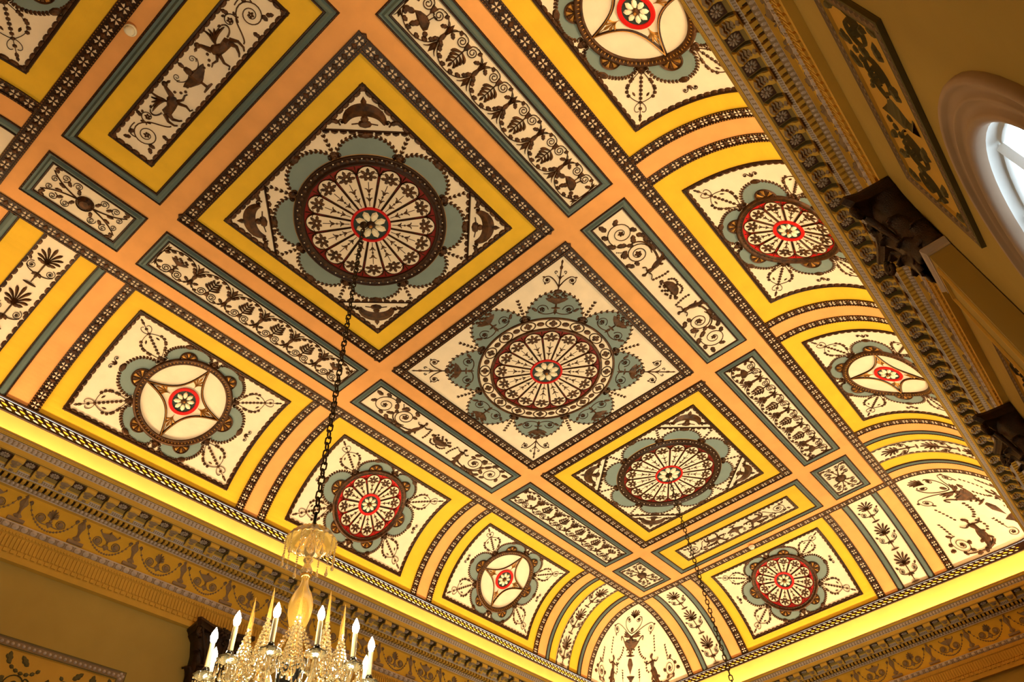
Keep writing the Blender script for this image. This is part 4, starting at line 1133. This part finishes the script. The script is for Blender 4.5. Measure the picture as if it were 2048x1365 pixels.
# window
win = None
def arch_sweep(name, rows, mt, parent, smooth=True):
    """rows = [(radius, v)...] swept round the arch"""
    V = []; F = []
    for r, vv in rows: V += [tuple(WD(a, vv, b)) for a, b in arch_pts(r)[:-2]+[(AC+r,5.4)]] ; V.append(tuple(WD(AC-r,vv,5.4)))
    k = 28+1+2
    for j in range(len(rows)-1):
        for i in range(k-2): F.append((j*k+i, j*k+i+1, (j+1)*k+i+1, (j+1)*k+i))
        F.append((j*k+k-1, j*k, (j+1)*k, (j+1)*k+k-1))
    me = bpy.data.meshes.new(name); me.from_pydata(V,[],F); me.materials.append(MATS[mt]); me.polygons.foreach_set('use_smooth',[smooth]*len(F)); me.update()
    o = bpy.data.objects.new(name, me); COL.objects.link(o)
    if parent: o.parent = parent
    return o
win = arch_sweep('window_1', [(.585,ov),(.583,ov-.016),(.575,ov-.024),(.562,ov-.022),(.557,ov-.012),(.530,ov-.006),(.525,ov-.014),(.515,ov-.016),(.508,ov-.006),(.480,ov-.002),(.476,ov-.012),(.464,ov-.016),(.452,ov-.010),(.444,ov-.004),(.442,ov+.02)], 'arch_paint', None)
win['kind'] = 'structure'
arch_sweep('window_frame', [(.442,ov+.02),(.440,ov+.05),(.425,ov+.05),(.425,ov+.07)], 'window_white', win)
V = [tuple(WD(a, ov+.06, b)) for a, b in arch_pts(.43)]
me = bpy.data.meshes.new('pane'); me.from_pydata(V,[],[tuple(range(len(V)))]); me.materials.append(MATS['glass_pane']); me.update()
o = bpy.data.objects.new('pane', me); COL.objects.link(o); o.parent = win
g = G(lambda a,b,h: WD(AC+a, ov+.055-h, AZ+b), 'window_white')
for x in (-.14,.14): g.stroke([(x,-.40),(x,1.95)], .03, .02)
for y in (0,.5,1.0,1.5): g.stroke([(-.43,y),(.43,y)], .03, .02)
g.stroke(arc(0,0,.20,pi,2*pi,16), .03, .02); g.build('glazing_bar', win)

# ================================================================== WALL PANELS, PILASTERS
def wall_frame(side, u0, u1, z0, z1, label, mt='green_relief'):
    f = sidef(side); sf = lambda a,b,h: f(a, WO-h, b)
    uc, zc = (u0+u1)/2, (z0+z1)/2
    root = empty('wall_relief_panel', f(uc,WO,zc), label, 'wall panel', 'framed relief panels on the walls')
    g = G(sf,'ochre_paint'); g.rect(u0,z0,u1,z1,.004,.3); g.build('ground', root)
    g = G(sf,'dark_relief'); g.loop(u0,z0,u1,z1,[(0,.0),(.002,.016),(.010,.018),(.016,.010),(.050,.008),(.056,.014),(.064,.014),(.068,.004)],mats=['green_relief','green_relief','grey_relief','grey_relief','grey_relief','green_relief','ochre_paint'])
    g.use('stone_paint' if side == 'L' else 'grey_relief')
    for ax, ay, bx, by in ((u0,z0,u1,z0),(u1,z0,u1,z1),(u1,z1,u0,z1),(u0,z1,u0,z0)):
        L = hypot(bx-ax,by-ay); k = int(L/.034); q = g.at(ax,ay,atan2(by-ay,bx-ax))
        for i in range(k): q.disc(L*(i+.5)/k,.034,.012,.018,7,.008)
    g.build('egg_frame', root)
    w, h_ = (u1-u0)/2, (z1-z0)/2
    g = G(sf, mt); q = g.at(uc,zc,0,1,-1)
    urn(q,0,-h_*.5,pi/2,h_*.8,.020); g.build('urn_relief', root)
    for sg in (1,-1):
        g = G(sf, mt); q = g.at(uc,zc,0,sg,-1)
        volute(q,w*.38,0,h_*.36,pi,1.8,.012,.3,2,.016); volute(q,w*.72,h_*.05,h_*.32,0,-1.8,.012,.3,2,.016)
        for a,b,an in ((.2,-.4,.4),(.3,.45,.8),(.55,-.45,.2),(.55,.4,1.4),(.86,.45,2.0),(.86,-.45,-1.8)): q.acanthus(w*a,h_*b,an,.09,.045,.016,3)
        chainleaf(q,bez((w*.12,h_*.5),(w*.3,h_*.1),(w*.5,h_*.3),(w*.6,h_*.6)),8,.04,.028,.014,False); g.build('scroll_relief', root)
wall_frame('R',-2.58,-1.555,2.19,2.72,'framed scroll relief on the right wall, above the bright arched window')
wall_frame('R',-.52,.52,2.19,2.72,'framed scroll relief on the right wall between the two dark capitals','dark_relief')
wall_frame('L',-2.60,-1.64,2.25,2.78,'framed scroll relief on the left wall, bottom left corner of the picture')

def pilaster(side, uc, label):
    f = sidef(side); root = empty('pilaster', f(uc,WO,FZ), label, 'pilaster', 'pilasters with dark carved capitals')
    def prism(P, name, mt, smooth=False, mats=None):
        """P = list of rows of (a,o,z)"""
        V=[];F=[];n=len(P[0])
        for r in P: V += [tuple(f(uc+a,o,z)) for a,o,z in r]
        for k in range(len(P)-1):
            for i in range(n): F.append((k*n+i,k*n+(i+1)%n,(k+1)*n+(i+1)%n,(k+1)*n+i))
        F.append(tuple(range(n))); F.append(tuple(range((len(P)-1)*n,len(P)*n)))
        me = bpy.data.meshes.new(name); b = world_loc(root); me.from_pydata([tuple(Vector(v)-b) for v in V],[],F); me.materials.append(MATS[mt])
        me.polygons.foreach_set('use_smooth',[smooth]*len(F)); me.update(); o=bpy.data.objects.new(name,me); COL.objects.link(o); o.parent=root; return o
    hw, pr_ = .135, .985
    WB = WO-.004
    rect = lambda w_, o_, z_: [(-w_,WB,z_),(-w_,o_,z_),(w_,o_,z_),(w_,WB,z_)]
    prism([rect(hw,pr_,2.27),rect(hw,pr_,FZ-.12)], 'shaft', 'wall_paint')
    prism([rect(hw,pr_,2.245),rect(hw+.012,pr_-.012,2.25),rect(hw+.018,pr_-.018,2.262),rect(hw+.012,pr_-.012,2.275),rect(hw+.004,pr_-.004,2.285),rect(hw+.004,pr_-.004,2.30)], 'astragal', 'stone_paint')
    g = G(lambda a,b,h: f(uc+a,pr_-h,b),'ochre_paint'); g.loop(-hw+.02,2.36,hw-.02,FZ-.3,[(0,.001),(.006,.012),(.016,.012),(.022,.001)],.5); g.build('shaft_moulding', root)
    # abacus with concave sides
    def aba(w_, d_, z_):
        P=[]; 
        fr = WO-d_          # front corner distance
        P.append((-w_*.84,WB,z_)); P.append((-w_*.90,fr+.07,z_)); P.append((-w_,fr+.015,z_)); P.append((-w_*.93,fr-.012,z_))
        for i in range(1,10):
            t=-1+i/5; P.append((t*w_*.86, fr-.008+.055*(1-t*t), z_))
        P.append((w_*.93,fr-.012,z_)); P.append((w_,fr+.015,z_)); P.append((w_*.90,fr+.07,z_)); P.append((w_*.84,WB,z_)); return P
    prism([aba(.262,.225,1.803),aba(.262,.225,1.822),aba(.250,.214,1.830),aba(.238,.203,1.846),aba(.236,.200,1.858)], 'abacus', 'carved_bronze')
    # bell
    def bell(w_, d_, z_):
        return [(-w_,WB,z_)]+[(w_*-cos(pi*i/10), WO-.0-d_*(.35+.65*sin(pi*i/10)**.6), z_) for i in range(11)]+[(w_,WB,z_)]
    prism([bell(.20,.155,1.858),bell(.165,.135,1.90),bell(.14,.118,2.0),bell(.135,.112,2.15),bell(.135,.112,2.245)], 'bell', 'carved_bronze', True)
    # acanthus leaves in two tiers, curling outwards; corner volutes; fleuron
    def curl(ang, z0, z1, w_, r0, r1, name='acanthus_leaf'):
        V=[];F=[]; n=9; m=5
        for i in range(n+1):
            t=i/n; r = r0+(r1-r0)*max(0,(t-.45)/.55)**2 if t < .93 else r1+.004; z = z0+(z1-z0)*min(1,t*1.06); 
            if t > .9: z = z1+.024*(t-.9)/.1
            wl = w_*(.55+.45*sin(pi*min(1,t*1.05)))*(.8+.2*abs(sin(t*pi*4)))
            for j in range(m):
                s_=-1+2*j/(m-1); bump = .012*(1-s_*s_)+(.006 if j in (1,3) else 0)
                a = sin(ang)*(r+bump)+cos(ang)*s_*wl; o_ = WO-cos(ang)*(r+bump)+sin(ang)*s_*wl
                V.append(tuple(f(uc+a,min(o_,WO-.014),z)))
        for i in range(n):
            for j in range(m-1): F.append((i*m+j,i*m+j+1,(i+1)*m+j+1,(i+1)*m+j))
        me=bpy.data.meshes.new(name); b=world_loc(root); me.from_pydata([tuple(Vector(v)-b) for v in V],[],F); me.materials.append(MATS['carved_bronze'])
        me.polygons.foreach_set('use_smooth',[True]*len(F)); me.update(); o=bpy.data.objects.new(name,me); COL.objects.link(o); o.parent=root
        md=o.modifiers.new('s','SOLIDIFY'); md.thickness=.012; return o
    for a_ in (-1.25,-.63,0,.63,1.25): curl(a_,2.245,2.10,.050,.128,.185)
    for a_ in (-.95,-.32,.32,.95): curl(a_,2.20,1.985,.050,.132,.200)
    def tube(P, rad, name):
        V=[];F=[];n=8
        for i,(a,o_,z) in enumerate(P):
            p0=Vector(P[max(0,i-1)]);p1=Vector(P[min(len(P)-1,i+1)]);t=(p1-p0).normalized();x=t.orthogonal().normalized();y=t.cross(x)
            r = rad[i]
            for k in range(n):
                q=Vector((a,o_,z))+x*r*cos(2*pi*k/n)+y*r*sin(2*pi*k/n); V.append(tuple(f(uc+q.x,q.y,q.z)))
        for i in range(len(P)-1):
            for k in range(n): F.append((i*n+k,i*n+(k+1)%n,(i+1)*n+(k+1)%n,(i+1)*n+k))
        me=bpy.data.meshes.new(name); b=world_loc(root); me.from_pydata([tuple(Vector(v)-b) for v in V],[],F); me.materials.append(MATS['carved_bronze'])
        me.polygons.foreach_set('use_smooth',[True]*len(F)); me.update(); o=bpy.data.objects.new(name,me); COL.objects.link(o); o.parent=root
    for sg in (1,-1):
        # outer volute reaching to the abacus corner
        P=[(sg*.07,WO-.13,2.08),(sg*.10,WO-.15,2.00),(sg*.15,WO-.18,1.92),(sg*.20,WO-.205,1.885)]
        for i in range(15):
            t=i/14; r=.040*(1-.8*t); an=-pi/2+t*2*pi*1.4; d_=(.212+r*cos(an)*.7); P.append((sg*(.212+r*cos(an)*.7), WO-.205-r*cos(an)*.5, 1.915+r*sin(an)))
        tube(P,[.012,.016,.018,.018]+[.016-.006*i/14 for i in range(15)],'volute')
        P=[(sg*.05,WO-.13,2.05),(sg*.045,WO-.14,1.98),(sg*.05,WO-.15,1.92)]+[(sg*(.035+.022*(1-.8*i/9)*cos(-.2+i*.8)), WO-.155, 1.895+.022*(1-.8*i/9)*sin(-.2+i*.8)) for i in range(10)]
        tube(P,[.010]*13,'inner_volute')
    g = G(lambda a,b,h: f(uc+a,WO-.165-h,b),'carved_bronze')
    for k in range(7): g.at(0,1.833,2*pi*k/7).blob([(.004,-.004),(.02,-.014),(.038,-.010),(.044,0),(.038,.010),(.02,.014),(.004,.004)],.03,.012)
    g.disc(0,1.833,.014,.036,10,.02); g.build('fleuron', root)
pilaster('R',-1.075,'pilaster on the right wall, nearer one, its dark capital beside the arched window')
pilaster('R', 1.075,'pilaster with dark carved capital at the right edge of the picture, farther one')
pilaster('L',-1.075,'pilaster with dark carved capital on the left wall, behind the chandelier candles')

# ================================================================== SMOKE DETECTORS
def lathe_mesh(name, P, n, mt, base, parent, axis=(0,0,0), flute=0., smooth=True, nf=0):
    V=[];F=[]
    for r,z in P:
        for k in range(n):
            rr = r*(1+flute*(1 if k%2 else -1)); a=2*pi*k/n; V.append((axis[0]+rr*cos(a),axis[1]+rr*sin(a),axis[2]+z))
    for i in range(len(P)-1):
        for k in range(n): F.append((i*n+k,i*n+(k+1)%n,(i+1)*n+(k+1)%n,(i+1)*n+k))
    me=bpy.data.meshes.new(name); me.from_pydata(V,[],F); me.materials.append(MATS[mt]); me.polygons.foreach_set('use_smooth',[smooth]*len(F)); me.update()
    o=bpy.data.objects.new(name,me); COL.objects.link(o); o.parent=parent; return o
for u, v, lb in ((-4.075,-.03,'small round white smoke detector near the top left corner'),(4.115,-.026,'small round white smoke detector by the far end cove')):
    r0 = empty('smoke_detector', WD(u,v,.012), lb, 'smoke detector', 'smoke detectors on the ceiling')
    lathe_mesh('base',[(.0,.0),(.043,.0),(.047,-.012),(.040,-.022),(.037,-.022)],28,'plastic_white',None,r0)
    lathe_mesh('sensor_cap',[(.036,-.020),(.032,-.040),(.020,-.046),(.0,-.046)],24,'plastic_white',None,r0)
    lathe_mesh('vent_ring',[(.041,-.020),(.034,-.022),(.033,-.030)],24,'dark_metal',None,r0)

# ================================================================== CHAINS
def chain(u, v, z0, z1, label, r=.0175, tilt=(0,0)):
    root = empty('chandelier_chain', WD(u,v,z0), label, 'chain', 'chains hanging from the large roses')
    def link_mesh():
        V=[];F=[];n=20;m=6; 
        for i in range(n):
            a=2*pi*i/n; c=Vector((r*cos(a),0,(r*.9)*sin(a)+(.014 if sin(a)>0 else -.014))); nrm=Vector((cos(a),0,sin(a)))
            for k in range(m):
                b=2*pi*k/m; V.append(tuple(c+nrm*.0056*cos(b)+Vector((0,1,0))*.0056*sin(b)))
        for i in range(n):
            for k in range(m): F.append((i*m+k,i*m+(k+1)%m,((i+1)%n)*m+(k+1)%m,((i+1)%n)*m+k))
        me=bpy.data.meshes.new('link'); me.from_pydata(V,[],F); me.materials.append(MATS['chain_metal']); me.polygons.foreach_set('use_smooth',[True]*len(F)); me.update(); return me
    me = link_mesh(); L = (z1-z0)*S; pitch = .052; nl = int(L/pitch)
    if nl > 99: nl = 99
    for i in range(nl):
        o = bpy.data.objects.new('link', me); COL.objects.link(o); o.parent = root
        o.location = (0,0,-pitch*(i+.5)-.02); o.rotation_euler = (0,0,(pi/2 if i%2 else 0)+.5)
    lathe_mesh('ceiling_hook',[(.001,.01),(.035,.01),(.035,-.004),(.012,-.014),(.006,-.03),(.001,-.032)],16,'chain_metal',None,root)
    return root, nl*pitch
chain(CHX, CHY, .03, 2.66, 'dark chain of oval links holding the crystal chandelier')
chain(2.135, -.01, .03, 3.9, 'farther dark chain running out of the bottom edge')

# ================================================================== CHANDELIER
cz = lambda z: -(z-2.66)*S
CH = empty('chandelier', WD(CHX,CHY,2.66), 'crystal chandelier with lit candle lamps, cut by the bottom edge', 'chandelier')
def add_mesh(name, V, F, mt, parent, loc=(0,0,0), rz=0., smooth=True):
    me=bpy.data.meshes.new(name); me.from_pydata(V,[],F); me.materials.append(MATS[mt]); me.polygons.foreach_set('use_smooth',[smooth]*len(F)); me.update()
    o=bpy.data.objects.new(name,me); COL.objects.link(o); o.parent=parent; o.location=loc; o.rotation_euler=(0,0,rz); return o
def inst(o, parent, loc, rz=0., scale=1.):
    c=o.copy(); COL.objects.link(c); c.parent=parent; c.location=loc; c.rotation_euler=(0,0,rz); c.scale=(scale,)*3; return c
def lathe(P, n, off=(0,0,0), flute=0.):
    V=[];F=[]
    for r,z in P:
        for k in range(n):
            rr=r*(1+flute*cos(k*pi)); a=2*pi*k/n; V.append((off[0]+rr*cos(a),off[1]+rr*sin(a),off[2]+z))
    for i in range(len(P)-1):
        for k in range(n): F.append((i*n+k,i*n+(k+1)%n,(i+1)*n+(k+1)%n,(i+1)*n+k))
    return V,F
def drop_geo(L, r, n=6):
    return lathe([(.0005,0),(r*.35,-L*.08),(r*.2,-L*.14),(r*.5,-L*.4),(r,-L*.72),(r*.75,-L*.9),(.0005,-L)],n)
# hook and rod
V,F = lathe([(.004,.02),(.010,.02),(.010,-.05),(.016,-.055),(.016,-.065),(.006,-.07)],12); add_mesh('hook_rod',V,F,'dark_metal',CH)
# glass canopy dish
V,F = lathe([(.012,cz(2.735)),(.045,cz(2.737)),(.085,cz(2.752)),(.118,cz(2.778)),(.136,cz(2.806)),(.140,cz(2.812)),(.132,cz(2.812)),(.112,cz(2.786)),(.080,cz(2.762)),(.045,cz(2.748)),(.012,cz(2.746))],56,(0,0,0),.035)
canopy = add_mesh('canopy',V,F,'amber_glass',CH)
# pendants under the canopy: string of beads and a drop
bead = lathe([(.0005,.005),(.005,.002),(.005,-.003),(.0005,-.006)],6)
def string_geo(n, L, r):
    V=[];F=[]
    for i in range(n):
        b=len(V); V+= [(x,y,z-.013*i) for x,y,z in bead[0]]; F += [tuple(b+j for j in f) for f in bead[1]]
    b=len(V); dv,df=drop_geo(L,r); V += [(x,y,z-.013*n) for x,y,z in dv]; F += [tuple(b+j for j in f) for f in df]
    return V,F
sg_ = string_geo(6,.062,.010)
first=None
for k in range(14):
    a=2*pi*k/14+.1; loc=(.134*cos(a),.134*sin(a),cz(2.812))
    if first is None: first=add_mesh('pendant',sg_[0],sg_[1],'crystal',CH,loc,a)
    else: inst(first,CH,loc,a,.85+.3*random.random())
first=None
sg2 = string_geo(2,.05,.009)
for k in range(8):
    a=2*pi*k/8; loc=(.05*cos(a),.05*sin(a),cz(2.76))
    if first is None: first=add_mesh('pendant',sg2[0],sg2[1],'crystal',CH,loc,a)
    else: inst(first,CH,loc,a)
# glass stem pieces
V,F = lathe([(.010,cz(2.75)),(.020,cz(2.77)),(.030,cz(2.81)),(.036,cz(2.84)),(.028,cz(2.865)),(.016,cz(2.878)),(.013,cz(2.885)),(.024,cz(2.892)),(.026,cz(2.90)),(.016,cz(2.912)),(.018,cz(2.925)),(.030,cz(2.945)),(.034,cz(2.955)),(.022,cz(2.968)),(.012,cz(2.973))],24,(0,0,0),.02); add_mesh('stem_baluster',V,F,'crystal',CH)
V,F = lathe([(.012,cz(2.972)),(.026,cz(2.974)),(.028,cz(2.980)),(.020,cz(2.985)),(.018,cz(2.995)),(.019,cz(3.01)),(.028,cz(3.035)),(.044,cz(3.06)),(.056,cz(3.09)),(.060,cz(3.12)),(.056,cz(3.16)),(.042,cz(3.20)),(.026,cz(3.23)),(.018,cz(3.25)),(.020,cz(3.30)),(.030,cz(3.34))],28,(0,0,0),.03); add_mesh('stem_vase',V,F,'amber_glass',CH)
V,F = lathe([(.022,cz(2.970)),(.030,cz(2.973)),(.030,cz(2.982)),(.022,cz(2.985))],24); add_mesh('stem_collar',V,F,'gold_metal',CH)
# receiver bowl
V,F = lathe([(.02,cz(3.335)),(.065,cz(3.338)),(.072,cz(3.345)),(.070,cz(3.36)),(.062,cz(3.40)),(.058,cz(3.44)),(.040,cz(3.47)),(.01,cz(3.48))],32); add_mesh('receiver_bowl',V,F,'dark_metal',CH)
V,F = lathe([(.060,cz(3.330)),(.078,cz(3.332)),(.082,cz(3.340)),(.074,cz(3.347))],32); add_mesh('receiver_rim',V,F,'gold_metal',CH)
# arms with candles
def tube_geo(P, rad, n=8):
    V=[];F=[]
    for i,p in enumerate(P):
        p=Vector(p); t=(Vector(P[min(i+1,len(P)-1)])-Vector(P[max(i-1,0)])).normalized(); x=Vector((0,1,0)); y=t.cross(x).normalized(); r=rad[i] if isinstance(rad,list) else rad
        for k in range(n): V.append(tuple(p+x*r*cos(2*pi*k/n)+y*r*sin(2*pi*k/n)))
    for i in range(len(P)-1):
        for k in range(n): F.append((i*n+k,i*n+(k+1)%n,(i+1)*n+(k+1)%n,(i+1)*n+k))
    return V,F
RB = .31*S; ZB = 3.245
P = [(RB*.16,0,cz(3.44)),(RB*.32,0,cz(3.50)),(RB*.55,0,cz(3.525)),(RB*.8,0,cz(3.50)),(RB*.95,0,cz(3.455)),(RB,0,cz(3.41))]
Pc=[]
for i in range(len(P)-1):
    for j in range(4): t=j/4; Pc.append(tuple(P[i][k]*(1-t)+P[i+1][k]*t for k in range(3)))
Pc.append(P[-1])
armV,armF = tube_geo(Pc,.011)
def make_arm(a):
    arm=add_mesh('arm',armV,armF,'crystal',CH,(0,0,-.062*S),a)
    V,F=lathe([(.004,cz(3.413)),(.020,cz(3.41)),(.045,cz(3.398)),(.048,cz(3.392)),(.043,cz(3.394)),(.018,cz(3.402)),(.004,cz(3.404))],18,(RB,0,0),.06); add_mesh('drip_pan',V,F,'crystal',arm)
    V,F=lathe([(.014,cz(3.405)),(.018,cz(3.395)),(.018,cz(3.375)),(.014,cz(3.365)),(.008,cz(3.365))],12,(RB,0,0)); add_mesh('candle_cup',V,F,'dark_metal',arm)
    V,F=lathe([(.0115,cz(3.372)),(.0115,cz(3.275)),(.011,cz(3.272)),(.004,cz(3.270))],14,(RB,0,0)); add_mesh('candle_tube',V,F,'candle_wax',arm)
    V,F=lathe([(.006,cz(3.272)),(.013,cz(3.262)),(.0165,cz(3.248)),(.014,cz(3.234)),(.008,cz(3.222)),(.003,cz(3.212)),(.0005,cz(3.208))],10,(RB,0,0)); add_mesh('bulb',V,F,'bulb_light',arm)
    V=[];F=[]
    for k in range(7):
        t=2*pi*k/7; b=len(V); dv,df=string_geo(2,.05,.008); V+=[(x+RB+.044*cos(t),y+.044*sin(t),z+cz(3.394)) for x,y,z in dv]; F+=[tuple(b+j for j in f) for f in df]
    add_mesh('drip_pan_drops',V,F,'crystal',arm)
    return arm
viewd = atan2(-(CP[1]-CHY), CP[0]-CHX)
arm0 = make_arm(viewd+radians(15))
for k in range(1,12):
    c=arm0.copy(); COL.objects.link(c); c.parent=CH; c.rotation_euler=(0,0,viewd+radians(15)+2*pi*k/12)
    for kd in arm0.children: k2=kd.copy(); COL.objects.link(k2); k2.parent=c
# spires on cones of strung beads
RSp=.19*S
V,F=lathe([(.0006,cz(3.125)),(.004,cz(3.15)),(.0085,cz(3.235)),(.011,cz(3.262)),(.005,cz(3.270)),(.012,cz(3.276)),(.004,cz(3.285))],6,(RSp,0,0)); sp0=add_mesh('spire',V,F,'amber_glass',CH,(0,0,0),viewd,False)
BV=[];BF=[]
bd=lathe([(.0004,.0085),(.0075,.0035),(.0075,-.0035),(.0004,-.0085)],6)
for lev in range(12):
    z=3.262+.0165*lev; rr=.004+.0038*lev; m=max(3,int(2*pi*rr/.017))
    for j in range(m):
        a=2*pi*j/m+lev*.4; b=len(BV); BV+=[(x+RSp+rr*cos(a),y+rr*sin(a),q+cz(z)) for x,y,q in bd[0]]; BF+=[tuple(b+i for i in f) for f in bd[1]]
cl0=add_mesh('bead_cone',BV,BF,'crystal',CH,(0,0,0),viewd,False)
cr=lathe([(.003,cz(3.27)),(.004,cz(3.30)),(.006,cz(3.46)),(.012,cz(3.50))],8,(RSp,0,0)); st0=add_mesh('spire_stem',cr[0],cr[1],'gold_metal',CH,(0,0,0),viewd)
for k in range(1,10):
    for o in (sp0,cl0,st0): inst(o,CH,(0,0,0),viewd+2*pi*k/10)
# uncountable crystal festoons filling the body
V=[];F=[]
rnd=random.Random(3)
for i in range(900):
    a=rnd.random()*2*pi; rr=(.06+.30*rnd.random()**.8)*1.0; z=3.40+.30*rnd.random()+.05*(rr/.36)
    if rr < .12 and z < 3.47: continue
    L=.016+.030*rnd.random(); dv,df=drop_geo(L,.0045+.006*rnd.random(),5); b=len(V); V+=[(x+rr*cos(a),y+rr*sin(a),q+cz(z)) for x,y,q in dv]; F+=[tuple(b+j for j in f) for f in df]
for k in range(24):
    a0=2*pi*k/24; a1=2*pi*(k+1)/24; r_=.30 if k%2 else .33
    for i in range(14):
        t=i/13; a=a0+(a1-a0)*t; z=3.44+.07*sin(pi*t); b=len(V); V+=[(x+r_*cos(a),y+r_*sin(a),q+cz(z)) for x,y,q in bd[0]]; F+=[tuple(b+j for j in f) for f in bd[1]]
for k in range(10):                       # strings swept from the stem to the spires
    a=viewd+2*pi*k/10
    for i in range(22):
        t=i/21; rr=.03*(1-t)+RSp*t; z=3.20*(1-t)+3.30*t+.10*sin(pi*t); b=len(V); V+=[(x*.8+rr*cos(a),y*.8+rr*sin(a),q*.8+cz(z)) for x,y,q in bd[0]]; F+=[tuple(b+j for j in f) for f in bd[1]]
cd=add_mesh('crystal_drops',V,F,'crystal',CH,(0,0,0),0,False); cd['kind']='stuff'
V,F=lathe([(.03,cz(3.47)),(.12,cz(3.50)),(.16,cz(3.56)),(.12,cz(3.66)),(.03,cz(3.70))],24,(0,0,0),.04); add_mesh('centre_bowl',V,F,'gold_metal',CH)
print('objects', len(bpy.data.objects), 'faces', sum(len(m.polygons) for m in bpy.data.meshes))
